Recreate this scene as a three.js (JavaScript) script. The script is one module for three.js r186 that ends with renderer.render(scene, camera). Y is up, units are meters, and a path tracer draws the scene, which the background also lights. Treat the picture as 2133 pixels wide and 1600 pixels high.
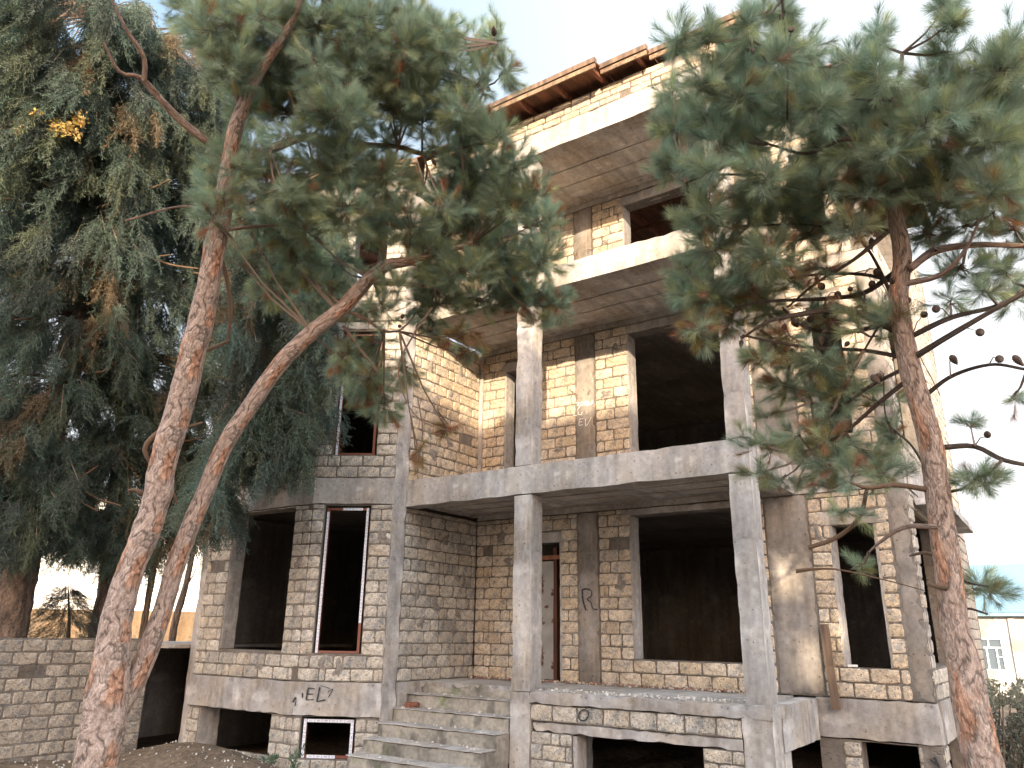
import * as THREE from 'three';
import { mergeGeometries } from 'three/addons/utils/BufferGeometryUtils.js';

// ------------------------------------------------------------------ camera, sky, sun, exposure
const scene = new THREE.Scene();
const PW = 2133, PH = 1600, FPX = 1591.5;                    // the photograph's size and its focal length in pixels
const camera = new THREE.PerspectiveCamera(2 * Math.atan(PH / 2 / FPX) * 180 / Math.PI, PW / PH, 0.1, 900);
const CAM = new THREE.Vector3(6.907, 0.793, 10);
const YAW = -0.6092, PITCH = 0.315, ROLL = 0.0151;
const fwd = new THREE.Vector3(Math.sin(YAW) * Math.cos(PITCH), Math.sin(PITCH), -Math.cos(YAW) * Math.cos(PITCH));
const right0 = new THREE.Vector3(Math.cos(YAW), 0, Math.sin(YAW)), up0 = right0.clone().cross(fwd);
const camR = right0.clone().multiplyScalar(Math.cos(ROLL)).addScaledVector(up0, Math.sin(ROLL));
const camU = up0.clone().multiplyScalar(Math.cos(ROLL)).addScaledVector(right0, -Math.sin(ROLL));
camera.position.copy(CAM);
camera.quaternion.setFromRotationMatrix(new THREE.Matrix4().makeBasis(camR, camU, fwd.clone().negate()));
scene.add(camera);

const SUN_EL = 12 * Math.PI / 180, SUN_AZ = 30 * Math.PI / 180;           // azimuth from +z towards +x
const sunDir = new THREE.Vector3(Math.sin(SUN_AZ) * Math.cos(SUN_EL), Math.sin(SUN_EL), Math.cos(SUN_AZ) * Math.cos(SUN_EL));
{
  const w = 512, h = 256, d = new Float32Array(w * h * 4), v = new THREE.Vector3();
  const mix = (a, b, t) => a + (b - a) * t, clamp01 = (x) => Math.min(1, Math.max(0, x)), smooth01 = (x) => { x = clamp01(x); return x * x * (3 - 2 * x); };
  for (let j = 0; j < h; j++) for (let i = 0; i < w; i++) {
    const el = ((j + 0.5) / h - 0.5) * Math.PI, az = ((i + 0.5) / w - 0.5) * 2 * Math.PI;
    v.set(Math.cos(az) * Math.cos(el), Math.sin(el), Math.sin(az) * Math.cos(el));
    const t = Math.max(0, Math.sin(el)), a = smooth01(t / 0.8), side = smooth01((v.x + 0.72) / 0.5);
    const f = 0.5 + 0.5 * (v.x * Math.sin(SUN_AZ) + v.z * Math.cos(SUN_AZ)) / Math.max(0.2, Math.cos(el)), k0 = mix(1, 2.5, smooth01(clamp01(f)));
    let r = mix(0.44, mix(0.15, 0.33, side), a) * k0, g = mix(0.44, mix(0.235, 0.36, side), a) * k0, bl = mix(0.445, mix(0.33, 0.385, side), a) * k0;
    const ga = v.angleTo(sunDir), h1 = Math.exp(-((ga / 0.28) ** 2)), da = Math.atan2(Math.sin(Math.atan2(v.x, v.z) - SUN_AZ), Math.cos(Math.atan2(v.x, v.z) - SUN_AZ));
    const h2 = Math.exp(-((Math.max(0, el) / 0.3) ** 2) - (da / 1.05) ** 2);   // low sun: glow round it and a warm band along the horizon
    const cool = k0 - 1; r -= 0.03 * cool; bl += 0.045 * cool;
    r += 6.5 * h1 + 0.85 * h2; g += 3.7 * h1 + 0.55 * h2; bl += 1.6 * h1 + 0.3 * h2;
    if (el < 0) { const k = Math.max(0.25, 1 + el * 3); r *= 0.45 * k; g *= 0.42 * k; bl *= 0.38 * k; }
    const o = (j * w + i) * 4; d[o] = r; d[o + 1] = g; d[o + 2] = bl; d[o + 3] = 1;
  }
  const sky = new THREE.DataTexture(d, w, h, THREE.RGBAFormat, THREE.FloatType);
  sky.mapping = THREE.EquirectangularReflectionMapping; sky.magFilter = sky.minFilter = THREE.LinearFilter; sky.needsUpdate = true;
  scene.background = sky; scene.environment = sky;
}
const sun = new THREE.DirectionalLight(new THREE.Color(1, 0.83, 0.6), 3.2);
sun.position.copy(sunDir).multiplyScalar(80); sun.castShadow = true; sun.shadow.radius = 1.2;
Object.assign(sun.shadow.camera, { left: -40, right: 40, top: 30, bottom: -30, near: 1, far: 200 }); sun.shadow.mapSize.set(4096, 4096);
scene.add(sun); scene.add(sun.target);

const renderer = new THREE.WebGLRenderer({ antialias: true });
renderer.toneMapping = THREE.LinearToneMapping; renderer.toneMappingExposure = 3.3;
renderer.shadowMap.enabled = true; renderer.setSize(1024, 768);

// ------------------------------------------------------------------ helpers
let seedState = 12345;
const seedTo = (s) => { seedState = s | 0; };
const rnd = () => { seedState = (seedState + 0x6d2b79f5) | 0; let t = Math.imul(seedState ^ (seedState >>> 15), 1 | seedState); t = (t + Math.imul(t ^ (t >>> 7), 61 | t)) ^ t; return ((t ^ (t >>> 14)) >>> 0) / 4294967296; };
const rr = (a, b) => a + (b - a) * rnd();
const gauss = () => (rnd() + rnd() + rnd() + rnd() - 2) * 0.87;
const clamp = (x, a, b) => Math.min(b, Math.max(a, x));
const smooth = (a, b, x) => { const t = clamp((x - a) / (b - a), 0, 1); return t * t * (3 - 2 * t); };
const hash3 = (x, y, z) => { let h = Math.imul(x | 0, 374761393) ^ Math.imul(y | 0, 668265263) ^ Math.imul(z | 0, 2147483647 ^ 1274126177); h = Math.imul(h ^ (h >>> 13), 1274126177); return ((h ^ (h >>> 16)) >>> 0) / 4294967296; };
function noise3(x, y, z) {                                     // value noise, -1..1
  const xi = Math.floor(x), yi = Math.floor(y), zi = Math.floor(z), f = (t) => t * t * (3 - 2 * t), u = f(x - xi), v = f(y - yi), w = f(z - zi);
  const L = (a, b, t) => a + (b - a) * t, H = (i, j, k) => hash3(xi + i, yi + j, zi + k);
  return L(L(L(H(0, 0, 0), H(1, 0, 0), u), L(H(0, 1, 0), H(1, 1, 0), u), v), L(L(H(0, 0, 1), H(1, 0, 1), u), L(H(0, 1, 1), H(1, 1, 1), u), v), w) * 2 - 1;
}
function tnoise(x, y, p, s) {                                  // tileable value noise with lattice period p, 0..1
  const xi = Math.floor(x), yi = Math.floor(y), f = (t) => t * t * (3 - 2 * t), u = f(x - xi), v = f(y - yi);
  const H = (i, j) => hash3((((xi + i) % p) + p) % p, (((yi + j) % p) + p) % p, s);
  const a = H(0, 0) + (H(1, 0) - H(0, 0)) * u, b = H(0, 1) + (H(1, 1) - H(0, 1)) * u;
  return a + (b - a) * v;
}
function tfbm(x, y, p, s, oct = 4) { let a = 0, k = 0.5, n = 0; for (let o = 0; o < oct; o++) { a += k * tnoise(x * p, y * p, p, s + o * 17); n += k; k *= 0.5; p *= 2; } return a / n; }

function dataTex(n, fn, color, m = n) {
  const d = new Uint8Array(n * m * 4);
  for (let j = 0; j < m; j++) for (let i = 0; i < n; i++) {
    const c = fn(i / n, j / m), o = (j * n + i) * 4;
    d[o] = clamp(c[0], 0, 255); d[o + 1] = clamp(c[1], 0, 255); d[o + 2] = clamp(c[2], 0, 255); d[o + 3] = 255;
  }
  const t = new THREE.DataTexture(d, n, m, THREE.RGBAFormat);
  t.wrapS = t.wrapT = THREE.RepeatWrapping; t.magFilter = THREE.LinearFilter; t.minFilter = THREE.LinearMipmapLinearFilter; t.generateMipmaps = true;
  if (color) t.colorSpace = THREE.SRGBColorSpace;
  t.needsUpdate = true; return t;
}
const grey = (v) => [v, v, v];
const std = (o) => new THREE.MeshStandardMaterial({ roughness: 0.9, metalness: 0, ...o });
const lin = (r, g, b) => new THREE.Color().setRGB(r, g, b);

// ---- textures
const pits = (x, y) => {                                        // round air holes, 0..1
  let d = 0;
  for (const [n, p, sd] of [[60, 0.2, 401], [26, 0.1, 403]]) { const cx = Math.floor(x * n), cy = Math.floor(y * n); if (hash3(cx, cy, sd) > p) continue; const e = Math.hypot(x * n - cx - 0.3 - 0.4 * hash3(cx, cy, sd + 1), y * n - cy - 0.3 - 0.4 * hash3(cx, cy, sd + 2)); d = Math.max(d, 1 - smooth(0.08, 0.08 + 0.2 * hash3(cx, cy, sd + 3), e)); }
  return d;
};
const worley = (x, y, nx, ny, sd) => {                         // tileable cells: distance to the edge, cell id
  const X = x * nx, Y = y * ny, cx = Math.floor(X), cy = Math.floor(Y); let f1 = 9, f2 = 9, id = 0;
  for (let j = -1; j <= 1; j++) for (let i = -1; i <= 1; i++) { const ax = (((cx + i) % nx) + nx) % nx, ay = (((cy + j) % ny) + ny) % ny, e = Math.hypot(cx + i + 0.1 + 0.8 * hash3(ax, ay, sd) - X, cy + j + 0.1 + 0.8 * hash3(ax, ay, sd + 1) - Y); if (e < f1) { f2 = f1; f1 = e; id = hash3(ax, ay, sd + 2); } else if (e < f2) f2 = e; }
  return [f2 - f1, id];
};
const concH = (x, y) => {                                      // pits, board lines, lumps
  let h = 0.55 + 0.3 * (tfbm(x, y, 6, 3, 5) - 0.5);
  return h - 0.35 * pits(x, y);
};
const T = {};
T.conc = dataTex(768, (x, y) => {
  const a = tfbm(x, y, 3, 1, 5), st = tfbm(x * 1, y * 0.12, 24, 7, 3), f = tfbm(x, y, 40, 5, 3);
  let v = 164 + (a - 0.5) * 78 + (st - 0.5) * 46 + (f - 0.5) * 34;
  const pale = smooth(0.62, 0.75, tfbm(x, y, 7, 91, 4)); v += pale * 24;
  v -= 42 * pits(x, y);
  const w = tfbm(x, y, 4, 33, 3) - 0.5;
  return [v + 6 + w * 22, v + w * 8, v - 6 - w * 14];
}, true);
T.concB = dataTex(768, (x, y) => grey(255 * concH(x, y)), false);
T.stone = dataTex(512, (x, y) => {
  const a = tfbm(x, y, 4, 11, 5), f = tfbm(x, y, 32, 15, 3), sh = tnoise(x * 46, y * 60, 46, 61);
  let v = 196 + (a - 0.5) * 66 + (f - 0.5) * 70; if (sh > 0.78) v -= (sh - 0.78) * 330;
  const g = smooth(0.55, 0.75, tfbm(x, y, 6, 71, 4));          // grey mortar film left on the faces
  return [v * (1 - g * 0.16), v * (0.985 - g * 0.13), v * (0.96 - g * 0.08)];
}, true);
T.stoneB = dataTex(512, (x, y) => {
  let h = 0.6 + (tfbm(x, y, 8, 13, 5) - 0.5) * 0.8; const sh = tnoise(x * 46, y * 60, 46, 61); if (sh > 0.72) h -= (sh - 0.72) * 1.9;
  return grey(255 * h);
}, false);
T.dirt = dataTex(512, (x, y) => { const a = tfbm(x, y, 5, 21, 6), f = tfbm(x, y, 60, 25, 2); const v = 128 + (a - 0.5) * 80 + (f - 0.5) * 60; return [v * 1.06, v * 0.93, v * 0.79]; }, true);
T.dirtB = dataTex(512, (x, y) => grey(255 * tfbm(x, y, 20, 29, 5)), false);
const ridge = (x, y, p, sd) => { const wx = x + 0.06 * (tfbm(x, y, 6, sd + 1, 3) - 0.5), n = tfbm(wx, y * 0.5, p, sd, 3); return 1 - Math.abs(2 * n - 1) * 2.4; };   // near 1 in the fissures
T.bark = dataTex(768, (x, y) => {
  const f = tfbm(x, y * 0.5, 60, 57, 3), m = tfbm(x, y * 0.5, 14, 63, 4) - 0.5, o = smooth(0.48, 0.64, tfbm(x, y * 0.5, 6, 59, 5)), pale = smooth(0.55, 0.7, tfbm(x, y, 10, 66, 4));
  const v = (f - 0.5) * 76 + m * 46 + pale * 6;
  let r = 168 + v, g = 148 + v * 0.97, bl = 136 + v * 0.94; r += o * 8; g -= o * 13; bl -= o * 25;
  const k = 1 - 0.3 * smooth(0.55, 0.95, ridge(x, y, 16, 701)) * smooth(0.3, 0.6, tfbm(x, y, 5, 67, 3)); return [r * k, g * k, bl * k];
}, true);
T.barkG = dataTex(512, (x, y) => { const f = tfbm(x, y * 0.15, 40, 157, 4), p = tfbm(x, y * 0.2, 14, 153, 3), v = 140 + (f - 0.5) * 120 + (p - 0.5) * 50; return [v * 1.04, v * 0.94, v * 0.86]; }, true);
T.barkB = dataTex(768, (x, y) => grey(255 * clamp(0.75 - 0.45 * smooth(0.3, 0.95, ridge(x, y, 16, 701)) - 0.2 * smooth(0.3, 0.95, ridge(x, y, 34, 711)) + (tfbm(x, y * 0.5, 60, 57, 3) - 0.5) * 0.5, 0, 1)), false);
T.wood = dataTex(256, (x, y) => { const a = tfbm(x * 1, y * 0.08, 32, 81, 4), b = tfbm(x, y, 4, 83, 3); const v = 170 + (a - 0.5) * 110 + (b - 0.5) * 50; return [v, v * 0.9, v * 0.82]; }, true);
T.film = dataTex(64, (x, y) => { const k = Math.abs(((y * 6) % 1) - 0.5); let v = 225; if (k > 0.47) v = 150; else if (k < 0.2 && x > 0.3 && x < 0.7 && hash3(x * 20, y * 80, 5) > 0.5) v = 150; return [v, v, v * 1.03]; }, true, 256);
T.stair = dataTex(512, (x, y) => {
  const a = tfbm(x, y, 5, 101, 5), m = 0.6 * smooth(0.64, 0.78, tfbm(x, y, 7, 103, 5)), dk = smooth(0.55, 0.72, tfbm(x, y, 9, 107, 5)); let v = 150 + (a - 0.5) * 80 + (tfbm(x, y, 50, 109, 2) - 0.5) * 40;
  v *= 1 - 0.24 * dk; return [v * (1 - 0.24 * m), v * (0.97 - 0.12 * m), v * (0.92 - 0.34 * m)];
}, true);
T.rust = dataTex(256, (x, y) => { const m = smooth(0.64, 0.74, tfbm(x, y, 11, 111, 5)), v = 176 + (tfbm(x, y, 9, 113, 4) - 0.5) * 40; return [v * (1 - 0.45 * m), v * (0.99 - 0.68 * m), v * (0.97 - 0.78 * m)]; }, true);

// ---- materials
const M = {
  conc: std({ color: lin(0.84, 0.82, 0.8), map: T.conc, bumpMap: T.concB, bumpScale: 0.009 }),
  cement: std({ color: lin(0.56, 0.52, 0.48), map: T.conc, bumpMap: T.concB, bumpScale: 0.01 }),
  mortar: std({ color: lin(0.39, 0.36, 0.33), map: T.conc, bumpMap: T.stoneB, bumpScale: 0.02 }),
  smear: std({ color: lin(0.62, 0.57, 0.51), map: T.conc, bumpMap: T.stoneB, bumpScale: 0.02 }),
  stair: std({ color: lin(0.82, 0.79, 0.74), map: T.stair, bumpMap: T.concB, bumpScale: 0.014 }),
  dirt: std({ color: lin(0.62, 0.58, 0.54), map: T.dirt, bumpMap: T.dirtB, bumpScale: 0.05 }),
  bark: std({ color: lin(0.9, 0.86, 0.83), map: T.bark, bumpMap: T.barkB, bumpScale: 0.022 }),
  barkGrey: std({ color: lin(0.42, 0.37, 0.34), map: T.barkG, bumpMap: T.barkB, bumpScale: 0.025 }),
  twig: std({ color: lin(0.16, 0.115, 0.085) }),
  deadwood: std({ color: lin(0.3, 0.23, 0.17), map: T.wood }),
  soffit: std({ color: lin(0.4, 0.21, 0.135), map: T.wood, bumpMap: T.wood, bumpScale: 0.006 }),
  rafter: std({ color: lin(0.5, 0.24, 0.15), map: T.wood }),
  fascia: std({ color: lin(0.52, 0.43, 0.33), map: T.wood }),
  frameBrown: std({ color: lin(0.17, 0.055, 0.035), roughness: 0.5 }),
  film: std({ color: lin(0.85, 0.87, 0.9), map: T.film, roughness: 0.5 }),
  doorMetal: std({ color: lin(0.6, 0.565, 0.52), map: T.rust, roughness: 0.6 }),
  woodDark: std({ color: lin(0.16, 0.075, 0.045), map: T.wood }),
  plank: std({ color: lin(0.36, 0.3, 0.25), map: T.wood }),
  paint: std({ color: lin(0.03, 0.03, 0.034), roughness: 0.8 }),
  chalk: std({ color: lin(0.78, 0.74, 0.68) }),
  redclay: std({ color: lin(0.3, 0.11, 0.06), map: T.stone }),
  plaster: std({ color: lin(0.9, 0.93, 0.97), map: T.conc }),
  whitewall: std({ color: lin(0.85, 0.84, 0.82), roughness: 0.9 }),
  pvc: std({ color: lin(0.82, 0.83, 0.84), roughness: 0.4 }),
  glass: std({ color: lin(0.10, 0.13, 0.16), roughness: 0.08, metalness: 0 }),
  blueRoof: std({ color: lin(0.17, 0.29, 0.38), roughness: 0.5 }),
  blueSheet: std({ color: lin(0.08, 0.2, 0.45), roughness: 0.5 }),
  tan: std({ color: lin(0.42, 0.31, 0.2), map: T.conc }),
  steel: std({ color: lin(0.09, 0.05, 0.035), roughness: 0.8 }),
  cone: std({ color: lin(0.09, 0.06, 0.045) }),
};
const stones = (list) => list.map((c) => std({ color: lin(...c), map: T.stone, bumpMap: T.stoneB, bumpScale: 0.022 }));
const STONE = stones([[0.72, 0.66, 0.58], [0.78, 0.715, 0.63], [0.66, 0.61, 0.545], [0.82, 0.76, 0.68], [0.60, 0.555, 0.5], [0.74, 0.65, 0.545]]);   // greyer tones
const YELLOWER = stones([[0.88, 0.735, 0.575], [0.92, 0.775, 0.62], [0.83, 0.68, 0.525], [0.95, 0.825, 0.685], [0.8, 0.69, 0.57], [0.86, 0.7, 0.515]]);      // yellower, brighter tones: porch rear wall, upper return wall, parapet
const DSTONE = [[0.60, 0.53, 0.455], [0.66, 0.58, 0.49], [0.55, 0.49, 0.425]].map((c) => std({ color: lin(...c), map: T.stone, bumpMap: T.stoneB, bumpScale: 0.02 }));

// ---- naming
const taken = new Map();
const numbered = (n) => { const k = taken.get(n) || 0; taken.set(n, k + 1); return k ? n + '_' + String(k).padStart(3, '0') : n; };
const lit = (m) => { m.castShadow = true; m.receiveShadow = true; return m; };
function mesh(name, geo, mat, parent) { const m = lit(new THREE.Mesh(geo, mat)); m.name = numbered(name); if (parent) parent.add(m); return m; }
function group(name, parent) { const g = new THREE.Group(); g.name = numbered(name); if (parent) parent.add(g); return g; }
function thing(name, label, category, grp) { const g = group(name, scene); g.userData = { label, category }; if (grp) g.userData.group = grp; return g; }
function tagTop(m, label, category, grp, kind) { scene.add(m); m.userData = { label, category }; if (grp) m.userData.group = grp; if (kind) m.userData.kind = kind; return m; }

// pixel of the photograph + distance from the lens -> place
const rayOf = (px, py) => fwd.clone().addScaledVector(camR, (px - PW / 2) / FPX).addScaledVector(camU, -(py - PH / 2) / FPX).normalize();
const at = (px, py, d) => CAM.clone().addScaledVector(rayOf(px, py), d);
const atZ = (px, py, z) => { const r = rayOf(px, py); return CAM.clone().addScaledVector(r, (z - CAM.z) / r.z); };
const project = (p) => { const d = p.clone().sub(CAM), z = d.dot(fwd); return { x: PW / 2 + FPX * d.dot(camR) / z, y: PH / 2 - FPX * d.dot(camU) / z, z }; };

// a box with chipped, slightly uneven edges; uv in metres (one repeat = 2 m)
function cbox(x0, x1, y0, y1, z0, z1, seg = 0.13, amp = 0.006, chip = 0.012, uvs = 0.5) {
  const pos = [], uv = [], idx = [], L = [x1 - x0, y1 - y0, z1 - z0], lo = [x0, y0, z0];
  const n = L.map((l) => clamp(Math.round(l / seg), 1, 60));
  for (let ax = 0; ax < 3; ax++) for (const s of [0, 1]) {
    const a = (ax + 1) % 3, b = (ax + 2) % 3, base = pos.length / 3;
    for (let j = 0; j <= n[b]; j++) for (let i = 0; i <= n[a]; i++) {
      const p = [0, 0, 0]; p[ax] = lo[ax] + s * L[ax]; p[a] = lo[a] + L[a] * i / n[a]; p[b] = lo[b] + L[b] * j / n[b];
      const q = p.slice();
      const onA = i === 0 || i === n[a], onB = j === 0 || j === n[b];
      const k = [0, 0, 0];
      for (let c = 0; c < 3; c++) k[c] = amp * noise3(p[0] * 3.1 + c * 17, p[1] * 3.1, p[2] * 3.1 + c * 7);
      if (onA || onB) {
        const cc = chip * (0.25 + 1.1 * Math.max(0, hash3(Math.round(p[0] * 50), Math.round(p[1] * 50), Math.round(p[2] * 50)) ** 3));
        for (let c = 0; c < 3; c++) { const e = (p[c] - lo[c]) < 1e-6 ? 1 : (lo[c] + L[c] - p[c]) < 1e-6 ? -1 : 0; k[c] += e * cc; }
      }
      for (let c = 0; c < 3; c++) q[c] += k[c];
      pos.push(...q);
      const u = ax === 0 ? -p[2] : p[0], v = ax === 1 ? -p[2] : p[1];
      uv.push(u * uvs + 0.13 * ax, v * uvs);
    }
    for (let j = 0; j < n[b]; j++) for (let i = 0; i < n[a]; i++) {
      const o = base + j * (n[a] + 1) + i, w = n[a] + 1;
      if (s) idx.push(o, o + 1, o + w, o + 1, o + w + 1, o + w); else idx.push(o, o + w, o + 1, o + 1, o + w, o + w + 1);
    }
  }
  const g = new THREE.BufferGeometry();
  g.setAttribute('position', new THREE.Float32BufferAttribute(pos, 3)); g.setAttribute('uv', new THREE.Float32BufferAttribute(uv, 2)); g.setIndex(idx); g.computeVertexNormals();
  return g;
}
const xf = (g, p, ry = 0) => { g.rotateY(ry); g.translate(...p); return g; };

// tapered tube through points with own radii, uneven like bark
function tube(pts, radii, { ring = 10, step = 0.06, lump = 0.12, freq = 5, closeTip = true, uvs = 1 } = {}) {
  const curve = new THREE.CatmullRomCurve3(pts, false, 'centripetal'), len = curve.getLength(), N = clamp(Math.round(len / step), 2, 220);
  const pos = [], uv = [], idx = [], P = [], Tn = [], uRep = Math.max(1, Math.round(radii.reduce((a, b) => a + b, 0) / radii.length * 6.28 * uvs));
  for (let i = 0; i <= N; i++) { P.push(curve.getPointAt(i / N)); Tn.push(curve.getTangentAt(i / N)); }
  const cum = [0]; for (let i = 1; i < pts.length; i++) cum.push(cum[i - 1] + pts[i].distanceTo(pts[i - 1]));
  const radAt = (t) => { const s = t * cum[cum.length - 1]; let k = 1; while (k < cum.length - 1 && cum[k] < s) k++; const f = clamp((s - cum[k - 1]) / (cum[k] - cum[k - 1] || 1), 0, 1); return radii[k - 1] + (radii[k] - radii[k - 1]) * f; };
  let nrm = Math.abs(Tn[0].y) < 0.9 ? new THREE.Vector3(0, 1, 0) : new THREE.Vector3(1, 0, 0);
  for (let i = 0; i <= N; i++) {
    nrm = nrm.clone().addScaledVector(Tn[i], -nrm.dot(Tn[i])).normalize(); const bn = Tn[i].clone().cross(nrm);
    const r = radAt(i / N), l = len * i / N;
    for (let k = 0; k <= ring; k++) {
      const a = (k % ring) / ring * Math.PI * 2, d = nrm.clone().multiplyScalar(Math.cos(a)).addScaledVector(bn, Math.sin(a));
      const n1 = noise3((P[i].x + d.x * r) * freq, (P[i].y + d.y * r) * freq, (P[i].z + d.z * r) * freq), n2 = noise3((P[i].x + d.x * r) * freq * 4, (P[i].y + d.y * r) * freq * 3, (P[i].z + d.z * r) * freq * 4);
      const q = P[i].clone().addScaledVector(d, r * (1 + lump * n1 + lump * 0.5 * n2));
      pos.push(q.x, q.y, q.z); uv.push(k / ring * uRep, l * uvs);
    }
  }
  for (let i = 0; i < N; i++) for (let k = 0; k < ring; k++) { const o = i * (ring + 1) + k, w = ring + 1; idx.push(o, o + 1, o + w, o + 1, o + w + 1, o + w); }
  if (closeTip) for (const [e, f] of [[0, 1], [N, 0]]) { const c = pos.length / 3; pos.push(P[e].x, P[e].y, P[e].z); uv.push(0, 0); for (let k = 0; k < ring; k++) { const o = e * (ring + 1) + k; f ? idx.push(c, o + 1, o) : idx.push(c, o, o + 1); } }
  const g = new THREE.BufferGeometry();
  g.setAttribute('position', new THREE.Float32BufferAttribute(pos, 3)); g.setAttribute('uv', new THREE.Float32BufferAttribute(uv, 2)); g.setIndex(idx); g.computeVertexNormals(); return g;
}

// ------------------------------------------------------------------ masonry: walls whose blocks are meshes of their own
// block shapes: a front face of a fan of triangles with an uneven outline, chamfered
function blockGeo(L, seed) {
  seedTo(seed); const h = 0.186, d = 0.07, c = 0.011, ou = [], inn = [], n = [];
  const nx = L > 0.3 ? 4 : 2;
  for (let i = 0; i < nx; i++) n.push([-L / 2 + L * i / nx, -h / 2]);
  for (let i = 0; i < 2; i++) n.push([L / 2, -h / 2 + h * i / 2]);
  for (let i = 0; i < nx; i++) n.push([L / 2 - L * i / nx, h / 2]);
  for (let i = 0; i < 2; i++) n.push([-L / 2, h / 2 - h * i / 2]);
  const corner = (p) => Math.abs(Math.abs(p[0]) - L / 2) < 1e-6 && Math.abs(Math.abs(p[1]) - h / 2) < 1e-6;
  for (const p of n) {
    const k = corner(p) ? rr(0.004, 0.018) : rr(-0.002, 0.006), q = [p[0] - Math.sign(p[0]) * k, p[1] - Math.sign(p[1]) * k];
    ou.push([...q, -c + rr(-0.004, 0.004)]); const ci = c * rr(0.8, 1.9); inn.push([q[0] - Math.sign(p[0]) * ci, q[1] - Math.sign(p[1]) * ci, rr(-0.004, 0.004)]);
  }
  const tri = [], m = n.length, ctr = [rr(-0.02, 0.02), rr(-0.02, 0.02), rr(0, 0.005)];
  for (let i = 0; i < m; i++) {
    const j = (i + 1) % m, b0 = [ou[i][0], ou[i][1], -d], b1 = [ou[j][0], ou[j][1], -d];
    tri.push(b0, b1, ou[j], b0, ou[j], ou[i], ou[i], ou[j], inn[j], ou[i], inn[j], inn[i], inn[i], inn[j], ctr);
  }
  const ox = rnd(), oy = rnd(), g = new THREE.BufferGeometry();
  g.setAttribute('position', new THREE.Float32BufferAttribute(tri.flat(), 3));
  g.setAttribute('uv', new THREE.Float32BufferAttribute(tri.flatMap((p) => [p[0] * 1.6 + ox, p[1] * 1.6 + oy]), 2)); g.computeVertexNormals(); return g;
}
const LONG = Array.from({ length: 10 }, (_, i) => blockGeo(0.385, 100 + i)), SHORT = Array.from({ length: 6 }, (_, i) => blockGeo(0.19, 200 + i));

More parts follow.
